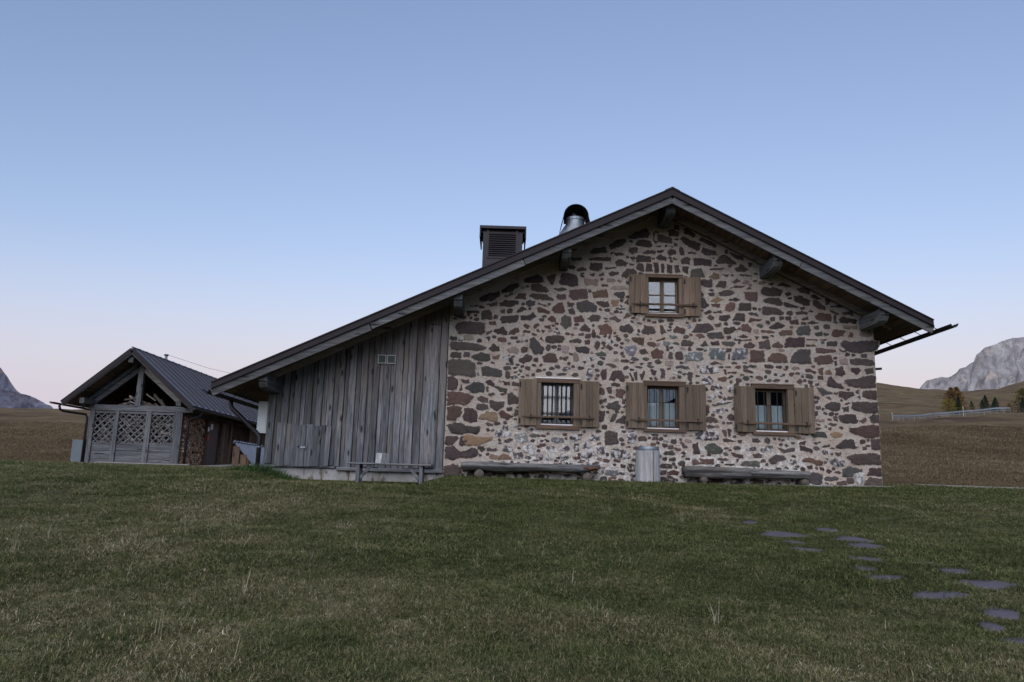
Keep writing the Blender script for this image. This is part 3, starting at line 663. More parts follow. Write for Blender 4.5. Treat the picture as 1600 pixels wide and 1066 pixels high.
def stone_geo(poly, h):
    """ragged outline -> shallow dome that comes out of the mortar; returns verts, faces"""
    P = [np.array(p) for p in poly]
    P = np.array(P); c0 = P.mean(0)
    P = [q + (q - c0) / (np.linalg.norm(q - c0) + 1e-6) * .030 for q in P]
    Q = []
    per = 0.0
    sd = rng.uniform(0, 500)
    for i in range(len(P)):                       # split the edges and fray them
        a_, b_ = P[i], P[(i+1) % len(P)]
        L = np.linalg.norm(b_ - a_)
        n = max(2, int(L / .034))
        nr = np.array([b_[1] - a_[1], a_[0] - b_[0]]) / (L + 1e-6)
        for k in range(n):
            t = k / n
            if k == 0:                            # blunt the corner a little
                m_ = (P[i-1] + b_) / 2
                p = a_ + (m_ - a_) * .05
            else:
                p = a_ + (b_ - a_) * t
            w_ = (float(fbm(sd + (per + t * L) * 16, sd, 3, 3)) - .5) * min(.055, L * .30 + .012)
            Q.append(p + nr * w_ + rng.uniform(-1, 1, 2) * .0035)
        per += L
    Q = np.array(Q)
    c = Q.mean(0)
    size = math.sqrt(max(1e-4, np.ptp(Q[:, 0]) * np.ptp(Q[:, 1])))
    ins = min(.02, size * .12)
    V, F = [], []
    n = len(Q)
    dirs = Q - c; ln = np.linalg.norm(dirs, axis=1, keepdims=True) + 1e-6
    rings = [(Q + dirs / ln * ins * .2, .035), (Q, .002), (Q - dirs / ln * ins * .6, -h), (c + dirs * .62, -h * 1.15)]
    for k, (q, y) in enumerate(rings):
        my = mortar_y(q[:, 0], q[:, 1])
        yy = my + y + (rng.uniform(-1, 1, n) * h * .35 if k >= 2 else 0)
        V += [(float(a_), float(b_), float(d_)) for a_, b_, d_ in zip(q[:, 0], yy, q[:, 1])]
    for k in range(3):
        for i in range(n):
            j = (i + 1) % n
            F.append((k*n+i, k*n+j, k*n+n+j, k*n+n+i))
    V.append((float(c[0]), float(mortar_y(c[0], c[1])) - h * 1.3, float(c[1])))
    for i in range(n): F.append((3*n+i, 3*n+(i+1) % n, 4*n))
    return V, F

def edge_vals(nv):
    n = (nv - 1) // 4
    return [1.0] * (2 * n) + [.92] * n + [.2] * n + [0.0]
def set_tint(o, cols, edge):
    at = o.data.attributes.new('edge', 'FLOAT', 'POINT')
    at.data.foreach_set('value', np.asarray(edge, np.float32))
    at = o.data.attributes.new('tint', 'FLOAT_COLOR', 'POINT')
    at.data.foreach_set('color', np.asarray(cols, np.float32).ravel())

def build_stones():
    occ = np.zeros((330, 500), bool)              # 2 cm cells: x from -1.4, z from -.2
    def mark(P, pad=.02):
        x0, z0 = P.min(0) - pad; x1, z1 = P.max(0) + pad
        i0, i1, j0, j1 = [int(v) for v in ((z0+.2)/.02, (z1+.2)/.02, (x0+1.4)/.02, (x1+1.4)/.02)]
        sl = occ[max(0, i0):i1+1, max(0, j0):j1+1]
        hit = sl.mean() if sl.size else 1
        return sl, hit
    small_v, small_f, small_c, small_e = [], [], [], []
    cnt = 0
    def col_of(ch, P):
        base = np.array(PAL[ch]) * rng.uniform(.72, 1.25)
        base = base * (1 + rng.uniform(-.07, .07, 3))
        low = float(np.clip((1.5 - P[:, 1].mean()) / 1.3, 0, 1)) * (1 if 0 < P[:, 0].mean() < 6.8 else .35)
        wash = dict(v=.95, w=.96, b=.82).get(ch, .5 + .36 * low)
        return (*np.clip(base, 0, 1), wash)
    for s in STONES.split():
        ch = s[0]; nums = np.array([float(q) for q in s[1:].split(',')]) / 100
        if ch.isupper():
            x0, z0, x1, z1 = nums; ch = ch.lower()
            w_, h_ = x1 - x0, z1 - z0
            n = int(rng.integers(5, 8))
            ph = rng.uniform(0, 6.28)
            P = np.array([(x0 + w_/2 + w_/2 * math.copysign(abs(math.cos(t)) ** .5, math.cos(t)) * rng.uniform(.8, 1.08),
                           z0 + h_/2 + h_/2 * math.copysign(abs(math.sin(t)) ** .5, math.sin(t)) * rng.uniform(.8, 1.08)) for t in (ph + 2*math.pi*k/n for k in range(n))])
        else:
            P = nums.reshape(-1, 2)
        sl, hit = mark(P, 0)
        sl[:] = True
        area = np.ptp(P[:, 0]) * np.ptp(P[:, 1])
        h = float(np.clip(.008 + area * .05, .008, .018)) * rng.uniform(.7, 1.3)
        V, F = stone_geo(P, h)
        c = col_of(ch, P)
        if cnt < 300:
            mb = MB(); mb.v, mb.f = V, F
            o = mb.build('stone', M['stone'], house, True, fix=True)
            set_tint(o, [c] * len(V), edge_vals(len(V)))
        else:
            b = len(small_v); small_v += V; small_f += [tuple(i + b for i in f) for f in F]; small_c += [c] * len(V); small_e += edge_vals(len(V))
        cnt += 1
    # little filler chips in the joints
    for want, wl_, hl_, pad in ((70, (.06, .12), (.03, .05), .02), (190, (.04, .085), (.02, .038), .014), (420, (.018, .045), (.012, .024), .018)):
        tries = added = 0
        while tries < 7000 and added < want:
            tries += 1
            x, z = rng.uniform(-1.2, 8.2), rng.uniform(0.02, 6.0)
            if z > roof_z(x) - .45: continue
            if any(a_ - .10 < x < b_ + .10 and c_ - .1 < z < d_ + .12 for a_, b_, c_, d_ in OPEN.values()): continue
            w_, h_ = rng.uniform(*wl_), rng.uniform(*hl_)
            n = int(rng.integers(5, 8)); ph = rng.uniform(0, 6.28); tl = rng.normal(0, .12)
            P = np.array([(x + w_ * math.cos(t) * rng.uniform(.65, 1.1), z + h_ * math.sin(t) * rng.uniform(.65, 1.1) + tl * w_ * math.cos(t)) for t in (ph + 6.283 * k / n for k in range(n))])
            sl, hit = mark(P, pad)
            if hit > .03: continue
            sl, hit = mark(P, 0); sl[:] = True
            V, F = stone_geo(P, .006)
            ch = rng.choice(list('ddddrrkkgpv'))
            b = len(small_v); small_v += V; small_f += [tuple(i + b for i in f) for f in F]; small_c += [col_of(ch, P)] * len(V); small_e += edge_vals(len(V))
            added += 1
    mb = MB(); mb.v, mb.f = small_v, small_f
    o = mb.build('small_stones', M['stone'], house, True, fix=True, kind='stuff')
    set_tint(o, small_c, small_e)

def build_wall():
    dx = .03
    xs = np.linspace(WX0, WX1, int((WX1 - WX0) / dx) + 1); zs = np.arange(-.35, 6.2, dx)
    X, Z = np.meshgrid(xs, zs)
    # snap grid lines to the slope at the top edge
    lim = np.array([roof_z(x) - .20 for x in xs])
    Zc = np.minimum(Z, lim[None, :])
    Yg = mortar_y(X, Zc)
    nx, nz = len(xs), len(zs)
    V = np.stack([X.ravel(), Yg.ravel(), Zc.ravel()], 1)
    F = []
    for i in range(nz - 1):
        zc = (zs[i] + zs[i+1]) / 2
        for j in range(nx - 1):
            if Z[i, j] >= max(lim[j], lim[j+1]): continue
            xc = (xs[j] + xs[j+1]) / 2
            if any(a_ < xc < b_ and c_ < zc < d_ for a_, b_, c_, d_ in OPEN.values()): continue
            F.append((i*nx+j, i*nx+j+1, (i+1)*nx+j+1, (i+1)*nx+j))
    mb = MB(); mb.v = [tuple(v) for v in V]; mb.f = F
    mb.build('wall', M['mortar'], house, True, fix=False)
    # side and back walls, and the reveals of the openings
    side = MB()
    side.add([(WX1, -.005, -.35), (WX1, YB, -.35), (WX1, YB, roof_z(WX1) - .22), (WX1, -.005, roof_z(WX1) - .22)], [(0, 1, 2, 3)])
    side.build('side_wall', M['mortar'], house)
    back = MB()
    back.add([(-5.2, YB, -.4), (WX1, YB, -.4), (WX1, YB, roof_z(WX1) - .25), (RIDGE[0], YB, RIDGE[1] - .25), (-5.2, YB, roof_z(-5.2) - .25)], [(0, 1, 2, 3, 4)])
    back.add([(-5.2, .05, -.4), (-5.2, YB, -.4), (-5.2, YB, roof_z(-5.2) - .25), (-5.2, .05, roof_z(-5.2) - .25)], [(0, 1, 2, 3)])
    back.build('back_wall', M['rubble'], house)
    for a_, b_, c_, d_ in OPEN.values():
        rv = MB()
        for q in ([(a_, c_), (b_, c_)], [(b_, c_), (b_, d_)], [(b_, d_), (a_, d_)], [(a_, d_), (a_, c_)]):
            (xa, za), (xb, zb) = q
            ex = .03
            cx_, cz_ = (a_ + b_) / 2, (c_ + d_) / 2
            f = lambda x, z: (x + (ex if x > cx_ else -ex), z + (ex if z > cz_ else -ex))
            (xa, za), (xb, zb) = f(xa, za), f(xb, zb)
            rv.add([(xa, .03, za), (xb, .03, zb), (xb, .42, zb), (xa, .42, za)], [(0, 1, 2, 3)])
        rv.build('reveal', M['rubble'], house)
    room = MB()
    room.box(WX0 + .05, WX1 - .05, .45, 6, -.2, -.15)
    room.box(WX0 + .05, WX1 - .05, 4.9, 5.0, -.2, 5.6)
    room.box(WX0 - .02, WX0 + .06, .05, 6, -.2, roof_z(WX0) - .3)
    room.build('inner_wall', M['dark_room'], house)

build_wall()
build_stones()

# roof ------------------------------------------------------------------
def build_roof():
    t1, t2 = .185, .17
    roof = MB()
    # metal deck with a deep front fascia
    for (xa, za), (xb, zb), nm in ((RIDGE, LE, 'l'), (RIDGE, RE, 'r')):
        n = 24
        poly_t = [(xa + (xb - xa) * k / n, za + (zb - za) * k / n) for k in range(n + 1)]
        # deck
        roof.prism([(xa, za), (xb, zb), (xb, zb - .06), (xa, za - .06)], YF, YB + .8)
        # fascia strip
        roof.prism([(xa, za - .004), (xb, zb - .004), (xb, zb - t1 * .75), (xa, za - t1)], YF - .012, YF + .02)
    ro = roof.build('roof', M['roof_metal'], house)
    # turned-up lip along the top of the fascia and standing seams
    lip = MB()
    for (xa, za), (xb, zb) in ((RIDGE, LE), (RIDGE, RE)):
        lip.beam((xa, YF - .018, za - .008), (xb, YF - .018, zb - .008), .03, .032, (0, 0, 1), .006)
        lip.beam((xa, YF - .020, za - t1 + .012), (xb, YF - .020, zb - t1 * .8 + .012), .022, .02, (0, 0, 1), .005)
    lip.build('fascia_lip', M['roof_metal'], ro)
    for (xa, za), (xb, zb) in ((RIDGE, LE), (RIDGE, RE)):
        y = YF + .5
        while y < YB + .7:
            s_ = MB().beam((xa, y, za + .02), (xb, y, zb + .02), .02, .04, (0, 0, 1), .004)
            s_.build('seam', M['roof_metal'], ro)
            y += .6
    cap = MB()
    cap.prism([(RIDGE[0] - .16, RIDGE[1] - .05), (RIDGE[0], RIDGE[1] + .028), (RIDGE[0] + .16, RIDGE[1] - .055), (RIDGE[0], RIDGE[1] - .01)], YF - .016, YB + .8)
    cap.build('ridge_cap', M['roof_metal'], ro)
    # barge boards, in lengths butted end to end
    for (xa, za), (xb, zb), n in ((RIDGE, LE, 3), (RIDGE, RE, 2)):
        for k in range(n):
            f0, f1 = k / n + .0006, (k + 1) / n - .0006
            p0 = (xa + (xb - xa) * f0, YF + .04, za + (zb - za) * f0 - t1 - t2 / 2 + .02)
            p1 = (xa + (xb - xa) * f1, YF + .04, za + (zb - za) * f1 - t1 * (1 - .2 * f1) - t2 / 2 + .02)
            MB().beam(p0, p1, .045, t2, (0, 0, 1), .006, 6, .002).build('barge_board', M['barge'], house)
    # soffit boards across the rafters
    for (xa, za), (xb, zb) in ((RIDGE, LE), (RIDGE, RE)):
        L = math.hypot(xb - xa, zb - za); n = int(L / .17)
        for k in range(n):
            f0, f1 = (k + .03) / n, (k + .97) / n
            m0 = Vector((xa + (xb - xa) * (f0 + f1) / 2, 0, za + (zb - za) * (f0 + f1) / 2 - .090 - random.uniform(0, .006)))
            wv = Vector((xb - xa, 0, zb - za)).normalized()
            mb = MB().beam((m0.x, YF + .07, m0.z), (m0.x, .06, m0.z), .022, L * (f1 - f0), tuple(wv), .003)
            mb.build('soffit_board', M['soffit'], house)
        # rafters on the underside: one near the wall, one mid overhang
        for yy, hh in ((-.16, .12), ):
            MB().beam((xa + (xb - xa) * .012, yy, za + (zb - za) * .012 - .165), (xa + (xb - xa) * .93, yy, za + (zb - za) * .93 - .165), .11, hh, (0, 0, 1), .008, 10, .003).build('rafter', M['soffit_x'], house)
    # eave closing boards seen from below, behind the wall line
    und = MB()
    for (xa, za), (xb, zb) in ((RIDGE, LE), (RIDGE, RE)):
        und.add([(xa, .06, za - .085), (xb, .06, zb - .085), (xb, YB, zb - .085), (xa, YB, za - .085)], [(0, 1, 2, 3)])
    und.build('roof_underside', M['soffit'], house)
    for (xb, zb), sg in ((LE, -1), (RE, 1)):
        MB().box(xb - .02, xb + .02, YF + .03, YB + .8, zb - .11, zb - .03).build('eave_board', M['gutter'], house)

M['soffit_x'] = wood('rafter_timber', 'x', (.12, .10, .085), (.27, .225, .19), (.28, .20, .14), .4)
build_roof()

# purlins sticking out under the roof
def purlin(x0, x1, z0, z1, mat, y=-1.0):
    mb = MB()
    h = z1 - z0
    prof = [(0.3, z0), (y + .20, z0), (y + .10, z0 + .04), (y + .03, z0 + h * .42), (y + .055, z0 + h * .46), (y, z0 + h * .55), (y, z1), (.3, z1)]
    c = .012
    n = len(prof)
    V = [(x0, a_, b_) for a_, b_ in prof] + [(x1, a_, b_) for a_, b_ in prof]
    mb.add(V, [tuple(range(n)), tuple(range(2*n-1, n-1, -1))] + [(i, i+n, (i+1) % n + n, (i+1) % n) for i in range(n)])
    o = mb.build('purlin', M[mat], house)
    bv = o.modifiers.new('edge', 'BEVEL'); bv.width = .012; bv.segments = 1; bv.limit_method = 'ANGLE'
    return o
for a_ in ((3.42, 3.64, 5.80, 6.09), (5.76, 5.96, 4.66, 4.94), (8.00, 8.21, 3.52, 3.80), (1.14, 1.34, 4.70, 4.97), (-1.17, -.98, 3.54, 3.86), (-5.18, -4.99, 1.68, 1.97)):
    purlin(*a_, 'grey_y_lit' if a_[0] > 5 else 'grey_y')  # right-hand purlins take the grey with the light in its colour

# windows ------------------------------------------------------------------
def window(x0, x1, z0, z1, ix0, ix1, iz0, iz1, kind):
    """casing board outer rectangle x0..x1,z0..z1, clear opening ix..,iz.."""
    up = kind == 'up'
    wm, wx = (M['shutter_u'], M['shutter_x']) if up else (M['shutter'], M['shutter_x'])
    cs = MB()
    yb, yf = .10, -.045
    cs.box(x0, ix0, yf, yb, z0, z1)
    cs.box(ix1, x1, yf, yb, z0, z1)
    win = cs.build('window', wm, house)
    hd = MB().box(x0 - .012, x1 + .012, yf - .012, yb + .003, iz1, z1 + .004); hd.build('head_board', wx, win)
    sl_ = MB().box(x0 - .015, x1 + .015, yf - .025, yb + .004, z0 - .004, iz0); sl_.build('sill_board', wx, win)
    dr = MB().box(x0 - .02, x1 + .02, yf - .02, .02, z1 + .006, z1 + .028)
    dr.build('drip_strip', M['sill_white'] if kind == 'bars' else wx, win)
    MB().box(ix0 + .003, ix1 - .003, .012, .16, iz0 + .002, iz0 + .03).build('sill', M['sill_white'], win)
    # two sashes with panes
    xm = (ix0 + ix1) / 2
    ys = .13
    for k, (a_, b_) in enumerate(((ix0, xm), (xm, ix1))):
        fw = .045
        s_ = MB()
        b0, b1 = iz0 + .032, iz1 - .004
        s_.box(a_ + .002, a_ + fw, ys, ys + .05, b0, b1); s_.box(b_ - fw, b_ - .002, ys, ys + .05, b0, b1)
        s_.box(a_ + fw, b_ - fw, ys + .001, ys + .049, b0, b0 + .05); s_.box(a_ + fw, b_ - fw, ys + .001, ys + .049, b1 - .05, b1)
        sash = s_.build('sash', M['shutter'] if kind != 'bars' else M['grey_z'], win)
        if up:
            zz = b0 + (b1 - b0) * .55
            MB().box(a_ + fw, b_ - fw, ys + .004, ys + .046, zz - .012, zz + .012).build('glazing_bar', wx, win)
        g = MB()
        g.box(a_ + fw - .006, b_ - fw + .006, ys + .022, ys + .028, b0 + .044, b1 - .044)
        g.build('pane', M['glass'], win)
    if kind == 'curtain':
        zt = iz0 + (iz1 - iz0) * .64
        cu = MB(); n = 60
        for a_, b_ in ((ix0 + .04, xm - .03), (xm + .03, ix1 - .04)):
            V = []
            for i in range(n + 1):
                x = a_ + (b_ - a_) * i / n
                for j, z in enumerate((iz0 - .02, (iz0 + zt) / 2, zt)):
                    V.append((x, .235 + .016 * math.sin(i * .9 + j * .3) + .01 * math.sin(i * .37), z + (.01 * abs(math.sin(i * .45)) if j == 0 else 0)))
            cu.add(V, [(i*3+j, i*3+3+j, i*3+4+j, i*3+1+j) for i in range(n) for j in range(2)])
        cu.build('curtain', M['curtain'], win, True)
    if kind == 'up':
        rl = MB()
        for k in range(9):
            x = ix0 + .06 + (ix1 - ix0 - .12) * k / 8
            rl.box(x - .008, x + .008, .20, .215, iz0 + .0, iz0 + .13)
        rl.box(ix0, ix1, .198, .218, iz0 + .13, iz0 + .145)
        rl.build('pot_rail', M['iron'], win)
    # iron grille
    if kind != 'up':
        zs_ = ((.62, ), (.68, .655, .30, .275))[kind == 'bars']
        for f in zs_:
            z = iz0 + (iz1 - iz0) * f
            MB().tube([(ix0 - .004, .052, z), (ix1 + .03, .052, z)], .0085, 6).build('grille_bar', M['iron'], win)
        nv = 7 if kind == 'bars' else 5
        for k in range(nv):
            x = ix0 + (ix1 - ix0) * (k + .55) / nv
            MB().tube([(x, .036, iz0 - .004), (x, .036, iz1 + .002)], .0085 if kind != 'bars' else .0105, 6).build('grille_bar', M['iron'], win)
        for f in (.02, ):
            z = iz0 + .045
            MB().tube([(ix0 - .004, .05, z), (ix1 + .004, .05, z)], .0085, 6).build('grille_bar', M['iron'], win)
    return win

def shutter(x0, x1, z0, z1, mat, hinge_left):
    yf = -.085
    bt = MB()
    for f in (.14, .86):
        z = z0 + (z1 - z0) * f
        bt.box(x0 + .02, x1 - .02, yf + .028, yf + .05, z - .04, z + .04)
    sh = bt.build('shutter', M['shutter_x'], house)
    n = 3
    for k in range(n):
        a_, b_ = x0 + (x1 - x0) * k / n + .0015, x0 + (x1 - x0) * (k + 1) / n - .0015
        dz = random.uniform(-.004, .004)
        MB().beam(((a_ + b_) / 2, yf + .013, z0 + dz), ((a_ + b_) / 2, yf + .013, z1 + dz), b_ - a_, .028, (0, 1, 0), .004, 4, .0008).build('plank', mat, sh)
    hx = x0 + .03 if hinge_left else x0 + .018
    hn = MB()
    for f in (.10, .88):
        z = z0 + (z1 - z0) * f
        hn.box(hx - .016, hx + .016, yf - .016, yf + .02, z - .05, z + .05)
        hn.tube([(hx, yf - .018, z - .06), (hx, yf - .018, z + .06)], .011, 6)
    hn.build('hinge', M['iron'], sh)
    return sh

def cross_bar(x0, x1, z, dz):
    b = MB().beam((x0, -.115, z), (x1, -.115, z + dz), .03, .045, (0, 0, 1), .004, 4, .001)
    o = b.build('shutter_bar', M['shutter_x'], house)
    ir = MB()
    for x in (x0 + .10, x1 - .10):
        ir.box(x - .01, x + .01, -.150, -.083, z - .055, z + .055)
    ir.box(x0 - .10, x0 + .02, -.128, -.118, z - .008, z + .006)
    ir.build('bar_hook', M['iron'], o)

window(.70, 1.65, 1.08, 2.195, .795, 1.52, 1.165, 2.11, 'bars')
window(3.09, 4.00, 1.09, 2.19, 3.15, 3.87, 1.15, 2.11, 'curtain')
window(5.50, 6.42, 1.09, 2.20, 5.56, 6.29, 1.16, 2.12, 'curtain')
window(3.13, 3.97, 3.685, 4.655, 3.19, 3.89, 3.755, 4.605, 'up')
for a_ in ((.30, .700, 1.145, 2.17), (1.655, 2.085, 1.145, 2.16), (2.675, 3.085, 1.15, 2.16), (4.01, 4.45, 1.145, 2.155), (5.08, 5.505, 1.14, 2.155), (6.43, 6.86, 1.145, 2.155)):
    shutter(*a_, M['shutter'], True)
for a_ in ((2.75, 3.125, 3.75, 4.65), (3.98, 4.385, 3.72, 4.63)):
    shutter(*a_, M['shutter_u'], True)
for x0, x1, z in ((.48, 1.97, 1.34), (2.86, 4.36, 1.335), (5.26, 6.76, 1.335), (2.90, 4.29, 3.955)):
    cross_bar(x0, x1, z, .004)

# vent hole and a little bracket
MB().tube([(.10, -.035, 2.60), (.10, .05, 2.60)], .05, 14).build('vent_pipe', M['iron'], house)
MB().beam((8.30, .15, 2.66), (8.52, .15, 2.68), .06, .05).build('wall_bracket', M['iron'], house)

# chimney ------------------------------------------------------------------
cy0 = 1.5
ch = MB()
cx0, cx1 = -.675, .315
ch.box(cx0, cx1, cy0, cy0 + .9, 4.0, 6.10)
chim = ch.build('chimney', M['chimney_metal'], house)
cp = MB()
cp.box(-.765, .405, cy0 - .09, cy0 + 1.0, 6.165, 6.235)
cp.box(-.765, -.735, cy0 - .085, cy0 + .99, 5.93, 6.168)
cp.box(.375, .405, cy0 - .085, cy0 + .99, 5.93, 6.168)
cp.box(-.72, .36, cy0 + .06, cy0 + .9, 6.09, 6.17)
cp.build('chimney_cap', M['chimney_metal'], chim)
fr = MB()
lx0, lx1, lz0, lz1 = -.53, .15, 5.46, 6.09
fr.box(lx0 - .05, lx0, cy0 - .02, cy0 + .01, lz0 - .05, lz1 + .05); fr.box(lx1, lx1 + .05, cy0 - .02, cy0 + .01, lz0 - .05, lz1 + .05)
fr.box(lx0, lx1, cy0 - .019, cy0 + .01, lz0 - .05, lz0)
fr.build('louvre_frame', M['chimney_metal'], chim)
MB().box(lx0, lx1, cy0 - .003, cy0 + .004, lz0, lz1).build('louvre_back', M['iron'], chim)
for k in range(11):
    z = lz0 + .03 + k * (lz1 - lz0 - .02) / 11
    s_ = MB()
    s_.beam((lx0, cy0 - .024, z), (lx1, cy0 - .024, z), .008, .052, (0, -.7, -.72), .001)
    s_.build('louvre_slat', M['chimney_metal'], chim)

# flue: galvanised cone, pipe and barrel-shaped hood
fy = 2.3; fx = 1.70
fl = MB()
fl.tube([(fx - .04, fy, 5.2), (fx - .04, fy, 6.24)], [.40, .40], 20)
fl.tube([(fx - .04, fy, 6.22), (fx - .04, fy, 6.26), (fx, fy, 6.60), (fx, fy, 6.80)], [.44, .42, .25, .235], 20)
flue = fl.build('flue', M['galv'], house, True)
md = flue.modifiers.new('es', 'EDGE_SPLIT'); md.split_angle = R(35)
MB().tube([(fx, fy, 6.72), (fx, fy, 6.79)], .255, 20).build('flue_collar', M['galv'], flue)
hd = MB()
n = 22; r0, r1 = .325, .31
V = []
for y in (fy - .36, fy + .36):
    for r_ in (r0, r1):
        pts = [(-r_ - .06, 6.52), (-r_, 6.76)] + [(-r_ * math.cos(math.pi * k / n), 6.76 + r_ * math.sin(math.pi * k / n) * .98) for k in range(1, n)] + [(r_, 6.76), (r_ + .06, 6.52)]
        V += [(fx + a_, y, b_) for a_, b_ in pts]
m_ = n + 3
F = []
for i in range(m_ - 1):
    F += [(i, i+1, 2*m_+i+1, 2*m_+i), (m_+i, 3*m_+i, 3*m_+i+1, m_+i+1), (i, m_+i, m_+i+1, i+1), (2*m_+i, 2*m_+i+1, 3*m_+i+1, 3*m_+i)]
F += [(0, 2*m_, 3*m_, m_), (m_-1, 2*m_-1, 4*m_-1, 3*m_-1)]
hd.add(V, F)
hd.build('flue_hood', M['roof_metal'], flue)
MB().box(fx - .28, fx + .28, fy + .25, fy + .27, 6.74, 7.02).build('hood_back', M['roof_metal'], flue)

# lean-to of upright boards ------------------------------------------------------------------
edges = [-5.22]
er_ = random.Random(23)
while edges[-1] < -1.98:
    edges.append(edges[-1] + (er_.uniform(.125, .175) if len(edges) % 2 else er_.uniform(.085, .125)))
edges[-1] = -1.84
edges += [-1.66, -1.48, -1.315]
for k in range(len(edges) - 1):
    a_, b_ = edges[k], edges[k+1]
    proud = k % 2 == 0
    y = -.004 if not proud else -.034
    ov = -random.uniform(.004, .010)
    z0 = .13 + random.uniform(-.03, .03) if a_ < -3.5 else .125 + random.uniform(-.03, .02)
    w_ = b_ - a_ + 2 * ov
    xm = (a_ + b_) / 2
    mb = MB()
    zt0, zt1 = roof_z(a_) - .21, roof_z(b_) - .21
    mb.beam((xm, y, z0), (xm, y, (zt0 + zt1) / 2 + .06), w_, .024, (0, 1, 0), .004, 9, .0035)
    mb.build('plank', M['plank_v'], house)
# one split trunk slab among the boards, bark side out
mb = MB()
zt = roof_z(-1.66) - .55
pts, n, rows = [], 9, 26
for j in range(rows + 1):
    z = .16 + (zt - .16) * j / rows
    for i in range(n + 1):
        t = -1 + 2 * i / n
        wob = .012 * math.sin(j * .55) + random.uniform(-.004, .004)
        pts.append((-1.665 + t * (.165 + wob * .5) + wob, -.045 - .075 * math.sqrt(max(0, 1 - t * t * .96)) + random.uniform(-.004, .004), z))
mb.add(pts, [(j*(n+1)+i, j*(n+1)+i+1, (j+1)*(n+1)+i+1, (j+1)*(n+1)+i) for j in range(rows) for i in range(n)] + [tuple(rows*(n+1)+i for i in range(n+1)), tuple(n-i for i in range(n+1))])
mb.build('slab_plank', M['plank_v'], house, True)
MB().box(-5.2, -1.32, .012, .06, .08, 2.0).build('seam_shade_sheet', M['dark_room'], house)  # near-black sheet: shadow lines between the boards put into its colour
bk = MB()
bk.add([(-5.2, .02, .1), (-1.3, .02, .1), (-1.3, .02, roof_z(-1.3) - .2), (-5.2, .02, roof_z(-5.2) - .2)], [(0, 1, 2, 3)])
bk.build('seam_shade_sheet', M['dark_room'], house)  # second dark sheet for the shade in the board gaps
MB().beam((-3.62, -.03, .085), (-1.31, -.03, .085), .10, .075, (0, 0, 1), .01, 8, .003).build('sill_beam', M['grey_x'], house)
MB().beam((-5.24, -.01, .105), (-3.66, -.01, .105), .07, .05, (0, 0, 1), .01, 6, .003).build('sill_beam', M['grey_x'], house)
MB().box(-5.23, -1.30, .015, .5, -.6, .075).build('foundation', M['concrete'], house)
# hatch door
ht = MB()
for z in (.22, .90):
    ht.box(-4.90, -3.80, -.072, -.054, z - .05, z + .05)
hat = ht.build('hatch_door', M['grey_x'], house)
hx = [-4.945, -4.71, -4.535, -4.32, -4.10, -3.985, -3.875, -3.79]
tops = [1.04, 1.025, 1.0, 1.02, .99, 1.015, .985]
hx = [-4.945, -4.76, -4.55, -4.33, -4.17, -3.99, -3.87, -3.785]
for k in range(7):
    a_, b_ = hx[k], hx[k+1]
    y = -.085 if k % 2 else -.112
    MB().beam(((a_ + b_) / 2 - .01, y, .115 + random.uniform(-.02, .01)), ((a_ + b_) / 2, y, tops[k]), b_ - a_ + (.012 if k % 2 == 0 else 0), .022, (0, 1, 0), .004, 5, .003).build('plank', M['plank_v'], hat)
lt = MB(); lt.box(-4.42, -4.30, -.145, -.123, .50, .535)
lt.build('latch', M['galv'], hat)
MB().tube([(-4.45, -.14, .53), (-4.45, -.10, .53)], .028, 10).build('latch_knob', M['iron'], hat)
M['vent_frame'] = plain('dull_white_frame', (.36, .36, .35), .7)
M['vent_mesh'] = plain('dark_vent_mesh', (.055, .065, .06), .8)
# vent of two square glazed frames
vt = MB()
for x0, x1 in ((-2.86, -2.675), (-2.655, -2.465)):
    w_ = .016
    vt.box(x0, x1, -.075, -.05, 2.60, 2.60 + w_); vt.box(x0, x1, -.075, -.05, 2.42, 2.42 + w_)
    vt.box(x0, x0 + w_, -.074, -.051, 2.436, 2.60); vt.box(x1 - w_, x1, -.074, -.051, 2.436, 2.60)
vo = vt.build('vent', M['vent_frame'], house)
for x0, x1 in ((-2.86, -2.675), (-2.655, -2.465)):
    MB().box(x0 + .014, x1 - .014, -.064, -.058, 2.434, 2.602).build('vent_mesh', M['vent_mesh'], vo)

# gutters and downpipe
def gutter(x, z, y0, y1, r_, parent, drop=0.0, mat='gutter'):
    mb = MB(); n = 10; V = []
    for y, zz in ((y0, z), (y1, z + drop)):
        for rr_ in (r_, r_ - .008):
            V += [(x + rr_ * math.cos(math.pi + math.pi * k / n), y, zz + rr_ * math.sin(math.pi + math.pi * k / n)) for k in range(n + 1)]
    m2 = n + 1; F = []
    for i in range(n):
        F += [(i, i+1, 2*m2+i+1, 2*m2+i), (m2+i, 3*m2+i, 3*m2+i+1, m2+i+1), (i, m2+i, m2+i+1, i+1), (2*m2+i, 2*m2+i+1, 3*m2+i+1, 3*m2+i)]
    F += [(0, 2*m2, 3*m2, m2), (n, m2+n, 3*m2+n, 2*m2+n)]
    mb.add(V, F)
    # bead
    mb.tube([(x + (r_ if x > 0 else -r_), y0, z), (x + (r_ if x > 0 else -r_), y1, z + drop)], .011, 6)
    return mb.build('gutter', M[mat], parent)
gr = gutter(9.26, 3.385, -1.55, 9.5, .075, house)
gl = gutter(-6.20, 1.60, -1.15, 9.5, .075, house)
y = -1.0
while y < 9:
    MB().beam((9.03, y, 3.47), (9.19, y, 3.385), .03, .006).build('gutter_bracket', M['gutter'], gr)
    MB().beam((-6.02, y, 1.66), (-6.135, y, 1.60), .03, .006).build('gutter_bracket', M['gutter'], gl)
    y += .65
dp = MB()
dp.tube([(-6.20, .42, 1.54), (-6.20, .42, 1.44), (-6.15, .41, 1.36), (-5.50, .22, .83), (-5.42, .20, .74), (-5.41, .20, .60), (-5.41, .20, .05)], .05, 12)
dpo = dp.build('downpipe', M['gutter'], house, True)
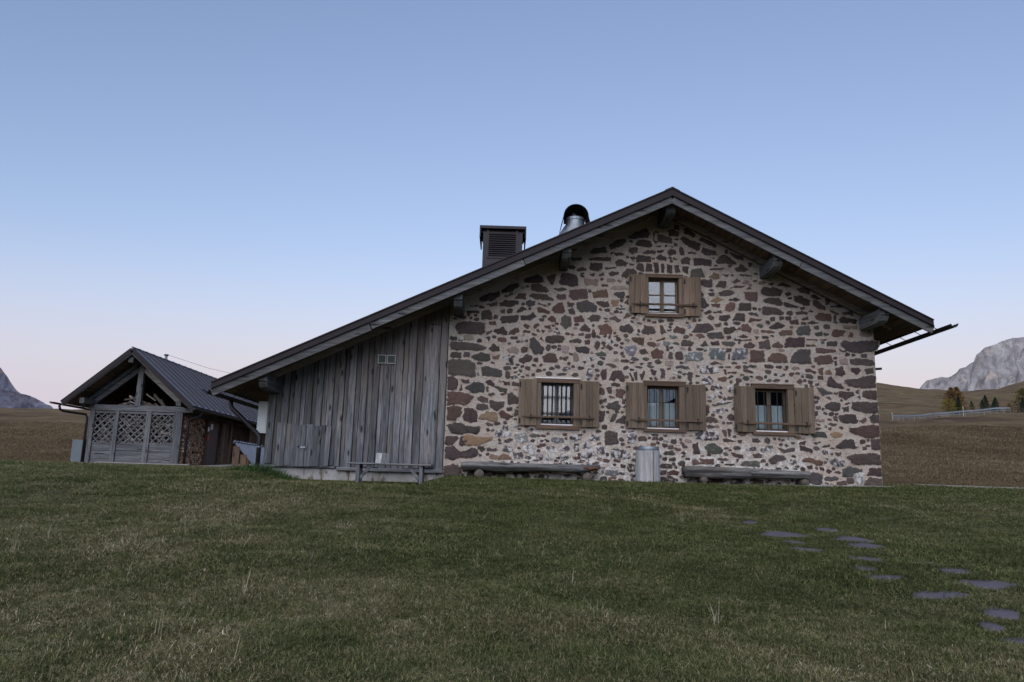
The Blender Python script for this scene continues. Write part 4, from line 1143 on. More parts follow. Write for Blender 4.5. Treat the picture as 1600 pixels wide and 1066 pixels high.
MB().tube([(-5.41, .20, .50), (-5.41, .20, .53)], .058, 12).build('pipe_clamp', M['galv'], dpo)

# white meter cabinet on the lean-to corner
mc = MB().box(-5.505, -5.295, .22, .44, .82, 1.525)
mco = mc.build('meter_cabinet', M['white_paint'], None, label='white meter cabinet fixed at the left corner of the plank lean-to', cat='cabinet')
MB().box(-5.485, -5.315, .213, .2195, .85, 1.495).build('cabinet_door', M['white_paint'], mco)

# concrete strip along the foot of the stone wall
kb = MB(); V = []; n = 60
for i in range(n + 1):
    x = -.95 + 9.2 * i / n
    z = -.03 + .085 * max(0, (x - 4) / 4.3) + random.uniform(-.004, .004)
    V += [(x, -.62 + random.uniform(-.03, .03), z - .12), (x, -.60 + random.uniform(-.03, .03), z), (x, .03, z + .005)]
kb.add(V, [(i*3+k, i*3+3+k, i*3+4+k, i*3+1+k) for i in range(n) for k in range(2)])
kb.build('pavement', M['concrete'], None, kind='structure')

# plank bench in front of the lean-to
def plank_bench():
    b = empty('plank_bench', (-2.33, -.9, -.15), 'grey plank bench with braced legs in front of the lean-to', 'bench')
    for y in (-1.02, -.875, -.73):
        MB().beam((-3.20, y, .19), (-1.47, y, .19), .137, .032, (0, 0, 1), .004, 6, .002).build('seat_plank', M['grey_x'], b)
    for x, s_ in ((-2.965, 1), (-1.675, -1)):
        for y in (-1.03, -.72):
            MB().beam((x, y, -.30), (x, y, .172), .07, .07, (0, 1, 0), .006, 2, .002).build('leg', M['grey_z'], b)
        MB().beam((x, -1.03, .135), (x, -.72, .135), .05, .06).build('cross_rail', M['grey_y'], b)
        MB().beam((x + s_ * .05, -1.0, -.10), (x + s_ * .26, -1.0, .165), .04, .07, (0, 0, 1), .005).build('brace', M['grey_x'], b)
plank_bench()
o = MB().beam((-2.60, -.76, .208), (-2.595, -.71, .42), .125, .025, (0, 1, 0), .003, 3, .001).build('board_offcut', M['log_v'], None, label='pale short board standing on the plank bench', cat='board')
o = MB().beam((-2.455, -.755, .208), (-2.455, -.71, .42), .125, .025, (0, 1, 0), .003, 3, .001).build('board_offcut', M['grey_z'], None, label='grey short board standing beside the pale board on the bench', cat='board')

# log benches
def log_mesh(stations, n=18, seed=1, grooves=7, flat=.0):
    """stations: (x, y, z, half width, half height); irregular weathered trunk"""
    r_ = random.Random(seed)
    V, F = [], []
    ph = [r_.uniform(0, 6.28) for _ in range(grooves)]
    am = [r_.uniform(.03, .09) for _ in range(grooves)]
    fq = [r_.randint(3, 9) for _ in range(grooves)]
    m = len(stations)
    for k, (x, y, z, hw, hh) in enumerate(stations):
        for i in range(n):
            t = 2 * math.pi * i / n
            d = 1 + sum(a_ * math.sin(f * t + p + k * .13) for a_, f, p in zip(am, fq, ph)) * .95 + r_.uniform(-.05, .05)
            zz = math.sin(t) * hh * d
            if zz > hh * (1 - flat): zz = hh * (1 - flat) + (zz - hh * (1 - flat)) * .15
            V.append((x + r_.uniform(-.01, .01), y + math.cos(t) * hw * d, z + zz))
    for k in range(m - 1):
        for i in range(n):
            j = (i + 1) % n
            F.append((k*n+i, k*n+j, k*n+n+j, k*n+n+i))
    F += [tuple(range(n)), tuple(range(m*n-1, (m-1)*n-1, -1))]
    mb = MB(); mb.add(V, F); return mb
def stub(x, z, r_, y0, y1, parent, seed):
    mb = log_mesh([(0, 0, 0, r_, r_)], n=14)
    mb = MB()
    pts = [(x, y0, z), (x, y0 + .04, z), (x, y1, z)]
    mb.tube(pts, [r_ * .95, r_, r_ * 1.02], 16, True, .04)
    return mb.build('support_log', M['log_end'], parent, True)
lb = empty('log_bench', (.6, -.35, 0), 'long split-log bench with rotten right end below the left window', 'bench')
st = []
for k in range(25):
    t = k / 24
    x = -.90 + 2.98 * t
    top = .325 + .005 * math.sin(t * 9) - .02 * (t < .02)
    bot = .125 + .03 * t + .012 * math.sin(t * 14) + (.03 if t < .04 else 0) + (.06 if t > .93 else 0)
    st.append((x, -.27, (top + bot) / 2, .245 - .03 * t - (.05 if t > .96 else 0), (top - bot) / 2 * 1.06))
log_mesh(st, 20, 4, 7, .22).build('log_seat', M['log'], lb, True)
for x in (-.50, 1.80): stub(x, .045, .105, -.52, -.16, lb, 3)
rt = log_mesh([(1.72 + .03 * k, -.43, .235 + .01 * math.sin(k), .075, .05 - .012 * abs(k - 5) / 5) for k in range(11)], 12, 9, 7)
rt.build('rotten_patch', M['rot'], lb, True)
lb = empty('log_bench', (5.2, -.35, 0), 'split-log bench with a thicker left half below the right-hand windows', 'bench')
st = []
for k in range(15):
    t = k / 14
    st.append((3.90 + 1.40 * t, -.28, .255 - .01 * t, .25, .135 - .01 * t - (.012 if t < .05 else 0)))
log_mesh(st, 20, 12, 7, .25).build('log_seat', M['log'], lb, True)
st = []
for k in range(14):
    t = k / 13
    st.append((5.26 + 1.30 * t, -.27, .245 - .012 * t, .225 - .02 * t, .105 - .012 * t))
log_mesh(st, 20, 21, 9, .2).build('log_seat', M['log'], lb, True)
for x in (4.27, 6.42): stub(x, .065, .075, -.55, -.16, lb, 5)

# litter bin made from a hollow log with a crack and a steel liner
def log_bin():
    cx, cy, z0, z1, r0, r1 = 3.095, -.40, -.03, .645, .252, .20
    b = empty('log_bin', (cx, cy, -.03), 'pale hollow-log litter bin with steel liner, between the two log benches', 'litter bin')
    n = 40; V, F = [], []
    rows = 8
    a0 = R(-74)          # the crack, right of centre as seen from the front
    gap = .10
    for j in range(rows + 1):
        t = j / rows
        z = z0 + (z1 - z0) * t
        wob = .012 * math.sin(j * 1.3)
        for i in range(n + 1):
            th = a0 + gap * (1 + .3 * math.sin(j * 2.1)) / 2 + wob + (2 * math.pi - gap) * i / n
            rr_ = r0 * (1 + .05 * (1 - t) ** 2 + .008 * math.sin(i * 2.3 + j * .3))
            V.append((cx + math.cos(th) * rr_, cy + math.sin(th) * rr_, z + .006 * math.sin(i * .7) * (j == rows)))
        for i in range(n + 1):
            th = a0 + gap / 2 + wob + (2 * math.pi - gap) * i / n
            V.append((cx + math.cos(th) * r1, cy + math.sin(th) * r1, z))
    W = 2 * (n + 1)
    for j in range(rows):
        for i in range(n):
            F.append((j*W+i, j*W+i+1, (j+1)*W+i+1, (j+1)*W+i))
            F.append((j*W+n+1+i, (j+1)*W+n+1+i, (j+1)*W+n+2+i, j*W+n+2+i))
        F.append((j*W, (j+1)*W, (j+1)*W+n+1, j*W+n+1))
        F.append((j*W+n, j*W+2*n+1, (j+1)*W+2*n+1, (j+1)*W+n))
    for i in range(n):
        F.append((rows*W+i, rows*W+i+1, rows*W+n+2+i, rows*W+n+1+i))
    mb = MB(); mb.add(V, F)
    o = mb.build('log_body', M['log_v'], b, True)
    md = o.modifiers.new('es', 'EDGE_SPLIT'); md.split_angle = R(40)
    li = MB()
    m2 = 28; V = []
    for r_, z in ((.17, .52), (.186, .60), (.225, .645), (.228, .735), (.22, .737), (.215, .64), (.15, .53)):
        V += [(cx + .012 + r_ * math.cos(2*math.pi*i/m2), cy + r_ * math.sin(2*math.pi*i/m2), z) for i in range(m2)]
    F = [(k*m2+i, k*m2+(i+1) % m2, (k+1)*m2+(i+1) % m2, (k+1)*m2+i) for k in range(6) for i in range(m2)] + [tuple(6*m2+i for i in range(m2))]
    li.add(V, F)
    li.build('steel_liner', M['galv'], b, True)
log_bin()

# ------------------------------------------------------------------ wood shed
shed = empty('wood_shed', (-13.3, 11, .15), 'grey timber wood shed with lattice front and dark seamed roof', 'shed')
def build_shed():
    yf, yr = 11.0, 10.05          # front frame, front roof edge
    yb = 23.0
    RX, RZ = -13.30, 4.28
    Lx, Lz, Rx, Rz = -15.53, 2.33, -10.96, 2.29
    # roof
    deck = MB()
    deck.prism([(RX, RZ), (Lx, Lz), (Lx + .03, Lz - .05), (RX, RZ - .07)], yr, yb)
    deck.prism([(RX, RZ), (Rx, Rz), (Rx - .03, Rz - .05), (RX, RZ - .07)], yr, yb)
    ro = deck.build('roof', M['shed_roof'], shed)
    for (xb, zb) in ((Lx, Lz), (Rx, Rz)):
        y = yr + .5
        while y < yb:
            MB().beam((RX, y, RZ + .025), (xb, y, zb + .025), .032, .065, (0, 0, 1), .005).build('seam', M['shed_seam_shade'], ro)
            y += .58
        MB().beam((RX, yr - .012, RZ - .085), (xb, yr - .012, zb - .085), .03, .175, (0, 0, 1), .004).build('barge_trim', M['roof_metal'], ro)
        MB().beam((RX, yr + .03, RZ - .17), (xb, yr + .03, zb - .15), .05, .11, (0, 0, 1), .006, 4, .002).build('barge_board', M['grey_x'], shed)
        # boards of the underside
        L = math.hypot(xb - RX, zb - RZ); n = 16
        wv = Vector((xb - RX, 0, zb - RZ)).normalized()
        for k in range(n):
            f = (k + .5) / n
            MB().beam((RX + (xb - RX) * f, yr + .06, RZ + (zb - RZ) * f - .10), (RX + (xb - RX) * f, yb - .2, RZ + (zb - RZ) * f - .10), .02, L / n * .95, tuple(wv), .002).build('soffit_board', M['soffit'], shed)
    MB().tube([(RX, yr - .01, RZ + .005), (RX, yb, RZ + .005)], .035, 8).build('ridge_cap', M['shed_roof'], ro)
    # purlin ends
    for x, z in ((RX - .07, RZ - .42), (Lx + .62, Lz + .03), (Rx - .55, Rz + .07)):
        MB().beam((x, yr + .12, z), (x, yf + 9, z), .17, .19, (0, 0, 1), .012).build('purlin', M['grey_y'], shed)
    # posts and beam
    zb0, zt = .12, 2.10
    for x0, x1 in ((-14.96, -14.80), (-14.08, -13.92), (-12.94, -12.75), (-11.93, -11.63)):
        MB().beam(((x0 + x1) / 2, yf, zb0 - .1), ((x0 + x1) / 2, yf, zt), x1 - x0, .16, (0, 1, 0), .01, 4, .003).build('post', M['grey_z'], shed)
    MB().beam((-15.0, yf, 2.20), (-11.27, yf, 2.20), .18, .21, (0, 0, 1), .012, 8, .003).build('tie_beam', M['grey_x'], shed)
    MB().beam((-13.30, yf - .01, 2.31), (-13.30, yf - .01, 3.98), .20, .17, (0, 1, 0), .01, 4, .003).build('king_post', M['grey_z'], shed)
    for sx, wm in ((-1, 'grey_x'), (1, 'pale_x')):
        MB().beam((-13.30 + sx * .10, yf, 3.62), (-13.30 + sx * 1.62, yf, 2.36), .13, .17, (0, 0, 1), .01, 5, .003).build('rafter_brace', M[wm], shed)
        MB().beam((-13.30, yf + .02, 3.98), (-13.30 + sx * 2.05, yf + .02, 2.24), .12, .15, (0, 0, 1), .01, 5, .003).build('rafter', M['grey_x'], shed)
    # lattice bays and low boards
    for x0, x1 in ((-14.80, -14.08), (-13.92, -12.94), (-12.75, -11.93)):
        za, zc = .93, 2.0
        MB().box(x0, x1, yf - .035, yf + .035, zc, 2.095).build('lattice_rail', M['grey_x'], shed)
        MB().box(x0, x1, yf - .03, yf + .03, za - .02, za + .03).build('lattice_rail', M['grey_x'], shed)
        for sgn, y in ((1, yf - .012), (-1, yf + .012)):
            sp = .235
            w_, h_ = x1 - x0, zc - za
            c = -h_ if sgn > 0 else 0
            k = int(math.floor(-(w_ + h_) / sp)) - 1
            while k * sp < w_ + h_ + sp:
                # line z = za + sgn*(x-x0) + b
                b = k * sp
                k += 1
                pts = []
                for x in (x0, x1):
                    z = za + sgn * (x - x0) + b
                    if za <= z <= zc: pts.append((x, z))
                for z in (za, zc):
                    x = x0 + (z - za - b) / sgn
                    if x0 < x < x1: pts.append((x, z))
                if len(pts) >= 2:
                    pts.sort()
                    p, q = pts[0], pts[-1]
                    if math.hypot(p[0]-q[0], p[1]-q[1]) > .08:
                        MB().beam((p[0], y, p[1]), (q[0], y, q[1]), .018, .046, (0, 0, 1), .002).build('lattice_slat', M['grey_x'], shed)
        zz = [.10, .38, .655, .915]
        for k in range(3):
            MB().beam((x0, yf, (zz[k] + zz[k+1]) / 2), (x1, yf, (zz[k] + zz[k+1]) / 2), .03, zz[k+1] - zz[k] - .008, (0, 0, 1), .004, 3, .002).build('low_board', M['grey_x'], shed)
    # right-hand side wall
    xs_ = -11.62
    for y, w_ in ((11.0, .0), (13.12, .16), (14.70, .14), (15.75, .14), (18.2, .14)):
        if w_: MB().beam((xs_ + .05, y, .05), (xs_ + .05, y, 2.06), w_, .16, (0, 1, 0), .01).build('post', M['brown_z'], shed)
    MB().beam((xs_, 11.1, 2.13), (xs_, 22, 2.13), .16, .17, (0, 0, 1), .01).build('wall_plate', M['grey_y'], shed)
    dr = MB().box(xs_ - .02, xs_ + .03, 13.35, 14.45, .10, 1.98).build('door', M['door_brown'], shed)
    MB().box(xs_ + .032, xs_ + .038, 13.60, 13.82, 1.68, 1.90).build('notice', M['paper'], dr)
    MB().box(xs_ + .135, xs_ + .17, 13.06, 13.17, 1.22, 1.46).build('alarm_box', M['red_paint'], shed)
    MB().box(xs_ + .135, xs_ + .15, 13.05, 13.18, 1.58, 1.74).build('notice', M['paper'], shed)
    for k in range(5):
        y0 = 14.80 + k * .18
        MB().beam((xs_, y0 + .09, .08), (xs_, y0 + .09, 2.05), .17, .025, (1, 0, 0), .003, 3, .001).build('wall_board', M['brown_z'], shed)
    for k in range(13):
        y0 = 18.3 + k * .25
        MB().beam((xs_, y0 + .12, .08), (xs_, y0 + .12, 2.05), .24, .025, (1, 0, 0), .003).build('wall_board', M['brown_z'], shed)
    # side lattice
    for sgn, x in ((1, xs_), (-1, xs_ + .02)):
        for k in range(-8, 16):
            b = k * .2
            pts = []
            for y in (15.84, 18.1):
                z = .3 + sgn * (y - 15.84) + b
                if .3 <= z <= 2.02: pts.append((y, z))
            for z in (.3, 2.02):
                y = 15.84 + (z - .3 - b) / sgn
                if 15.84 < y < 18.1: pts.append((y, z))
            if len(pts) >= 2:
                pts.sort(); p, q = pts[0], pts[-1]
                if math.hypot(p[0]-q[0], p[1]-q[1]) > .1:
                    MB().beam((x, p[0], p[1]), (x, q[0], q[1]), .018, .04, (0, 0, 1), .002).build('lattice_slat', M['brown_z'], shed)
    bkw = MB()
    bkw.box(-15.0, -14.95, 11.1, 22.0, .05, 2.2); bkw.prism([(-15.0, .05), (-11.6, .05), (-11.6, 2.6), (-13.3, 4.05), (-15.0, 2.6)], 22.0, 22.1); bkw.prism([(-14.9, .05), (-11.7, .05), (-11.7, 2.5), (-13.3, 3.9), (-14.9, 2.5)], 14.6, 14.65)
    bkw.build('back_wall', M['brown_z'], shed)
    # left gutter with its downpipe, right gutter with its downpipe
    g = gutter(Lx - .10, Lz - .10, yr - .45, 21, .065, shed)
    MB().tube([(Lx - .10, yr + .05, Lz - .17), (Lx - .08, yr + .08, Lz - .30), (Lx - .02, yr + .2, Lz - .36), (-15.08, yf - .12, 1.92), (-15.03, yf - .10, 1.80), (-15.03, yf - .10, .15)], .042, 10).build('downpipe', M['gutter'], shed, True)
    g2 = gutter(Rx + .06, Rz - .10, yr - .05, 21, .065, shed)
    MB().tube([(Rx + .06, yr + .75, Rz - .17), (Rx + .02, yr + .78, Rz - .3), (-11.44, yf + .06, 1.86), (-11.46, yf + .06, 1.72), (-11.46, yf + .06, .1)], .042, 10).build('downpipe', M['gutter'], shed, True)
    MB().tube([(RX, 12.8, RZ - .05), (RX, 12.8, RZ + .17)], .05, 10).build('vent_pipe', M['galv'], shed)
    MB().tube([(RX, 12.8, RZ + .17), (RX, 12.8, RZ + .22)], .085, 10).build('pipe_cap', M['gutter'], shed)
build_shed()

def set_br(o, vals):
    at = o.data.attributes.new('br', 'FLOAT', 'POINT')
    at.data.foreach_set('value', np.asarray(vals, np.float32))

# firewood stacked in the side bay, end grain out
def firewood():
    mb = MB(); br = []
    z = .10; row = 0
    while z < 1.98:
        y = 11.16 + (row % 2) * .05
        while y < 13.02:
            r_ = random.uniform(.035, .062)
            n = random.choice((3, 4, 5, 6))
            x1 = -11.60 + random.uniform(-.05, .05)
            ph = random.uniform(0, 6.28)
            ring = [(math.cos(ph + 6.283 * i / n) * r_ * random.uniform(.8, 1.15), math.sin(ph + 6.283 * i / n) * r_ * random.uniform(.8, 1.15)) for i in range(n)]
            V = [(x1, y + a_, z + b_ + .04) for a_, b_ in ring] + [(x1 - .33, y + a_, z + b_ + .04) for a_, b_ in ring]
            mb.add(V, [tuple(range(n)), tuple(range(2*n-1, n-1, -1))] + [(i, i+n, (i+1) % n+n, (i+1) % n) for i in range(n)])
            v = random.betavariate(2.2, 1.6); br += [v] * (2 * n)
            y += r_ * 1.75
        z += .082; row += 1
    o = mb.build('firewood', M['firewood'], None, label='reddish split firewood stacked in the side bay of the shed', cat='firewood', kind='stuff')
    set_br(o, br)
    # rough planks and slabs piled behind the lattice and in the gable
    mb = MB(); br = []
    for k in range(520):
        x, y, z = random.uniform(-14.7, -11.9), random.uniform(11.12, 11.6), random.uniform(.2, 2.15)
        if random.random() < .07: z = 2.15 + random.random() ** 1.6 * max(0.02, (.75 - abs(x + 13.3) * .5))
        L = random.uniform(.25, .75)
        t = random.gauss(-.5, .5)
        d = Vector((math.cos(t), random.uniform(-.4, .4), math.sin(t))) * L / 2
        b0 = len(mb.v)
        p = Vector((x, y, z))
        a_, b_ = p - d, p + d
        for q in (a_, b_):
            q.x = min(max(q.x, -14.85), -11.75); q.z = min(max(q.z, .1), 3.3 if abs(q.x + 13.3) < .7 else 2.25)
        if (a_ - b_).length < .1: continue
        mb.beam(a_, b_, random.uniform(.04, .12), random.uniform(.02, .06), (0, random.uniform(-1, 1), 1), .003)
        br += [random.betavariate(1.6, 1.8)] * (len(mb.v) - b0)
    o = mb.build('scrap_timber', M['stacked_board'], None, label='jumbled grey offcuts piled behind the shed lattice', cat='timber', kind='stuff')
    set_br(o, br)
firewood()

# cabinet left of the shed
uc = MB().box(-15.50, -15.08, 11.0, 11.5, .16, 1.02)
uco = uc.build('utility_cabinet', M['grey_paint'], None, label='grey metal cabinet against the left side of the shed', cat='cabinet')
MB().box(-15.47, -15.11, 10.988, 10.998, .22, .98).build('cabinet_door', M['grey_paint'], uco)

# sloping metal cover on boards between shed and house
def cover():
    c = empty('sloping_cover', (-8.7, 10.2, .1), 'sloping corrugated metal cover on brown boards between shed and house', 'cover')
    n = 28; V = []
    for i in range(n + 1):
        t = i / n
        for y in (9.0, 12.2):
            V.append((-9.06 + .82 * t + 0, y, 1.06 - .84 * t))
    # ribs run down the slope
    pass
    mb = MB()
    m2 = 44; V = []
    for j in range(m2 + 1):
        y = 9.0 + 3.2 * j / m2
        r_ = .018 * (1 if (j // 2) % 2 else -1)
        V += [(-9.06, y, 1.06 + r_), (-8.24, y, .20 + r_)]
    mb.add(V, [(2*j, 2*j+1, 2*j+3, 2*j+2) for j in range(m2)])
    mb.build('metal_sheet', M['sheet'], c)
    for x0, x1, zt in ((-9.05, -8.83, .86), (-8.78, -8.58, .60)):
        MB().beam(((x0 + x1) / 2, 9.06, .0), ((x0 + x1) / 2, 9.06, zt), x1 - x0, .03, (0, 1, 0), .003, 3, .002).build('front_board', M['brown_z'], c)
    for y in (9.3, 10.6, 12.0):
        MB().beam((-9.02, y, .0), (-9.02, y, 1.0), .07, .07, (0, 1, 0), .005).build('post', M['brown_z'], c)
    MB().beam((-9.02, 9.0, 1.0), (-9.02, 12.2, 1.0), .06, .06).build('rail', M['grey_y'], c)
cover()
o = MB().tube([(-13.30, 12.8, 4.50), (-12.2, 14.3, 4.22), (-10.5, 16.6, 4.02), (-8.4, 19.6, 3.98), (-6.0, 23, 4.1)], .006, 5).build('overhead_cable', M['wire'], None, True, label='thin black cable from the shed ridge pipe towards the house', cat='cable')

# ------------------------------------------------------------------ guard rail on the road up the slope
def guard_rail():
    g = empty('guard_rail', (77, 118, 14), 'pale metal guard rail along the road on the right-hand slope', 'guard rail')
    n = 21
    P = []
    for k in range(n):
        t = k / (n - 1)
        x = 67.3 + 20.0 * t; y = 115.5 + 1.2 * math.sin(t * 3.1) - 1.0 * t
        P.append((x, y, float(height(x, y))))
    for (x, y, z) in P:
        MB().beam((x, y, z - .4), (x, y, z + 1.06), .10, .10, (0, 1, 0), .01).build('post', M['rail_steel'], g)
    for hz, hh in ((.90, .26), (.50, .10)):
        mb = MB()
        for a_, b_ in zip(P, P[1:]):
            mb.beam((a_[0], a_[1] - .10, a_[2] + hz), (b_[0], b_[1] - .10, b_[2] + hz), .06, hh, (0, 0, 1), .02)
        mb.build('rail', M['rail_steel'], g)
guard_rail()
for (x, y, lab) in ((70.0, 121.0, 'thin snow-marker pole above the left half of the guard rail'), (83.0, 121.0, 'thin snow-marker pole above the right half of the guard rail')):
    z = float(height(x, y))
    MB().tube([(x, y, z - .2), (x, y, z + 2.1)], .05, 6).build('marker_pole', M['straw'], None, label=lab, cat='pole', group='snow-marker poles by the road')

# ------------------------------------------------------------------ trees on the slope
def tree_mesh(h, rad, kind, seed):
    r_ = random.Random(seed)
    mb = MB(); br = []
    N = 2600 if kind != 'spruce' else 2000
    for k in range(N):
        t = r_.random() ** .8                        # height fraction
        prof = (1 - t) ** (.75 if kind == 'spruce' else .62) * (1 if t > .12 else .55 + t * 3.7)
        whorl = .78 + .22 * math.cos(t * (46 if kind == 'spruce' else 30) + seed)
        R_ = rad * prof * whorl * (1 + .25 * math.sin(3 * r_.random() * 6.28))
        a_ = r_.uniform(0, 6.283)
        lob = 1 + .28 * math.sin(a_ * 3 + t * 9 + seed) + .15 * math.sin(a_ * 7 - t * 17)
        q = R_ * math.sqrt(r_.uniform(.08, 1)) * lob
        z = h * (.06 + .94 * t) - q * (.28 if kind == 'spruce' else .05)
        c = Vector((math.cos(a_) * q, math.sin(a_) * q, z))
        s_ = h * r_.uniform(.016, .038)
        d1 = Vector((math.cos(a_) + r_.uniform(-.7, .7), math.sin(a_) + r_.uniform(-.7, .7), r_.uniform(-.6, .4))).normalized() * s_
        d2 = d1.cross(Vector((r_.uniform(-1, 1), r_.uniform(-1, 1), r_.uniform(-1, 1)))).normalized() * s_ * .45
        mb.add([tuple(c - d1 - d2 * .4), tuple(c + d2), tuple(c + d1 - d2 * .2), tuple(c - d2)], [(0, 1, 2, 3)])
        br += [min(1, max(0, .25 + .55 * r_.random() + .25 * (q / (R_ + 1e-6) - .5)))] * 4
    tr = MB(); tr.tube([(0, 0, -.5), (0, 0, h * .5), (0, 0, h * .97)], [h * .022, h * .014, h * .003], 7)
    lm = []
    for k in range(22):
        t = .1 + .8 * k / 22; a_ = k * 2.4
        L = rad * (1 - t) ** .7 * .8
        tr.tube([(0, 0, h * t), (math.cos(a_) * L, math.sin(a_) * L, h * t - L * .2)], [h * .006, h * .002], 4)
    return mb, br, tr
def tree(name, x, y, h, rad, kind, mat, seed, label, group):
    z = float(height(x, y))
    root = empty(name, (x, y, z), label, 'tree', group)
    mb, br, tr = tree_mesh(h, rad, kind, seed)
    sh = lambda m_: setattr(m_, 'v', [(a_ + x, b_ + y, c_ + z) for a_, b_, c_ in m_.v])
    sh(mb); sh(tr)
    o = mb.build('crown', mat, root, False, fix=False); set_br(o, br)
    tr.build('trunk', M['bark'], root)
LG, SG = 'larches beyond the guard rail', 'spruces beyond the guard rail'
for a_ in (
    ('larch_tree', 105.6, 163, 6.2, 3.3, 'larch', 'larch', 1, 'left of the twin orange larches behind the guard rail', LG),
    ('larch_tree', 107.6, 164, 6.2, 3.4, 'larch', 'larch', 2, 'right of the twin orange larches behind the guard rail', LG),
    ('larch_tree', 102.6, 159, 3.4, 2.9, 'larch', 'larch_y', 3, 'low yellow-green larch at the foot of the twin orange larches', LG),
    ('spruce_tree', 104.6, 158.5, 4.2, 1.2, 'spruce', 'spruce', 4, 'narrow dark spruce standing among the orange larches', SG),
    ('spruce_tree', 111.6, 165, 2.5, 1.1, 'spruce', 'spruce', 5, 'small lone spruce just right of the orange larches', SG),
    ('spruce_tree', 113.6, 164, 2.8, 1.4, 'spruce', 'spruce', 6, 'short broad spruce, leftmost of the close dark row', SG),
    ('spruce_tree', 115.6, 166, 3.8, 1.6, 'spruce', 'spruce', 7, 'taller spruce in the middle of the close dark row', SG),
    ('spruce_tree', 117.0, 165, 2.8, 1.4, 'spruce', 'spruce', 8, 'low spruce filling the right of the close dark row', SG),
    ('spruce_tree', 119.3, 168, 3.8, 1.6, 'spruce', 'spruce', 9, 'pointed spruce with bare grass on both sides, right of the dark row', SG),
    ('larch_tree', 120.6, 165, 2.2, 1.5, 'larch', 'larch', 10, 'small orange larch bush beside the big olive larch', LG),
    ('larch_tree', 125.6, 167, 6.4, 5.0, 'larch', 'larch_o', 11, 'big olive larch at the right edge of the picture', LG),
    ('spruce_tree', 122.6, 163, 3.6, 1.6, 'spruce', 'spruce', 12, 'dark spruce at the left foot of the olive larch', SG),
    ('spruce_tree', 124.8, 161, 1.8, 1.2, 'spruce', 'spruce', 13, 'stubby dark spruce in front of the olive larch', SG),
    ('spruce_tree', 129.6, 168, 6.4, 1.9, 'spruce', 'spruce', 14, 'tall dark spruce at the very right edge behind the olive larch', SG),
):
    tree(a_[0], a_[1], a_[2], a_[3], a_[4], a_[5], M[a_[6]], *a_[7:])

# ------------------------------------------------------------------ flagstones of the path across the lawn
path = empty('stepping_stone_path', (3.8, -9, -.9), kind='structure')
FLAGS = [(3.33,-6.46,.20,.26),(3.42,-7.49,.46,.40),(3.33,-8.03,.20,.17),(3.3,-8.45,.33,.24),(4.1,-7.07,.27,.29),(4.19,-7.72,.45,.32),(4.15,-8.1,.39,.40),(3.73,-8.95,.31,.23),(3.53,-9.33,.22,.15),(3.49,-9.71,.35,.21),(4.27,-9.05,.33,.15),(4.34,-9.4,.36,.27),(4.39,-9.89,.40,.30),(3.7,-10.28,.50,.25),(3.93,-10.74,.31,.24),(3.65,-11.04,.21,.19),(3.64,-11.4,.24,.2)]
FLAGS = [(x, y, w_ * 1.22, d_ * 1.2) for x, y, w_, d_ in FLAGS]
for k, (x, y, w_, d_) in enumerate(FLAGS):
    r_ = random.Random(k + 40)
    n = r_.choice((5, 6, 7)); sk = r_.uniform(-.5, .3)
    ring = [(x + w_ / 2 * math.cos(t) * r_.uniform(.7, 1.2), y + d_ * .5 * math.sin(t) * r_.uniform(.7, 1.2) + .35 * d_ * math.cos(t) * sk) for t in (2 * math.pi * i / n + .2 for i in range(n))]
    mb = MB(); V = []
    for sc_, dz in ((1.03, -.06), (1.0, .002), (.95, .012)):
        for a_, b_ in ring:
            px, py = x + (a_ - x) * sc_, y + (b_ - y) * sc_
            V.append((px, py, float(height(px, py)) + dz))
    V.append((x, y, float(height(x, y)) + .014))
    F = [(q*n+i, q*n+(i+1) % n, (q+1)*n+(i+1) % n, (q+1)*n+i) for q in range(2) for i in range(n)] + [(2*n+i, 2*n+(i+1) % n, 3*n) for i in range(n)]
    mb.add(V, F)
    mb.build('flagstone', M['flag'], path)

# ------------------------------------------------------------------ grass
def blade(mb, br, base, L, w_, az, lean, curl, val, seg=2):
    d = Vector((math.cos(az), math.sin(az), 0))
    s_ = Vector((-d.y, d.x, 0)) * w_ / 2
    V = []
    p = Vector(base); ang = lean
    for k in range(seg):
        ww = s_ * (1 - .35 * k / seg)
        V += [tuple(p - ww), tuple(p + ww)]
        p = p + (d * math.sin(ang) + Vector((0, 0, math.cos(ang)))) * (L / seg)
        ang += curl
    V.append(tuple(p))
    F = [(2*k, 2*k+1, 2*k+3, 2*k+2) for k in range(seg - 1)] + [(2*seg-2, 2*seg-1, 2*seg)]
    mb.add(V, F); br.extend([val] * len(V))

def make_tufts(cname, mat, lo, hi, wd):
    col = bpy.data.collections.new(cname)
    for k in range(12):
        r_ = random.Random(100 + k)
        mb, br = MB(), []
        straw = k >= 10                       # two tufts of flattened straw
        for i in range(58 if not straw else 26):
            a_, q = r_.uniform(0, 6.283), .075 * math.sqrt(r_.random())
            dry = r_.random()
            val = r_.betavariate(2, 2.6) if dry > .10 and not straw else r_.uniform(.75, 1.0)
            L = r_.uniform(lo, hi) * (1.5 if dry < .10 else 1) * (1.5 if straw else 1)
            blade(mb, br, (math.cos(a_) * q, math.sin(a_) * q, -.004 + (.012 if straw else 0)), L, r_.uniform(.45, 1.0) * wd * (.8 if straw else 1), r_.uniform(0, 6.283), r_.uniform(.45, 1.4) if not straw else r_.uniform(1.1, 1.6), r_.uniform(-.2, .6), val)
        me = bpy.data.meshes.new('tuft'); me.from_pydata(mb.v, [], mb.f); me.materials.append(mat)
        at = me.attributes.new('br', 'FLOAT', 'POINT'); at.data.foreach_set('value', np.asarray(br, np.float32))
        o = bpy.data.objects.new('tuft', me); col.objects.link(o)
    return col

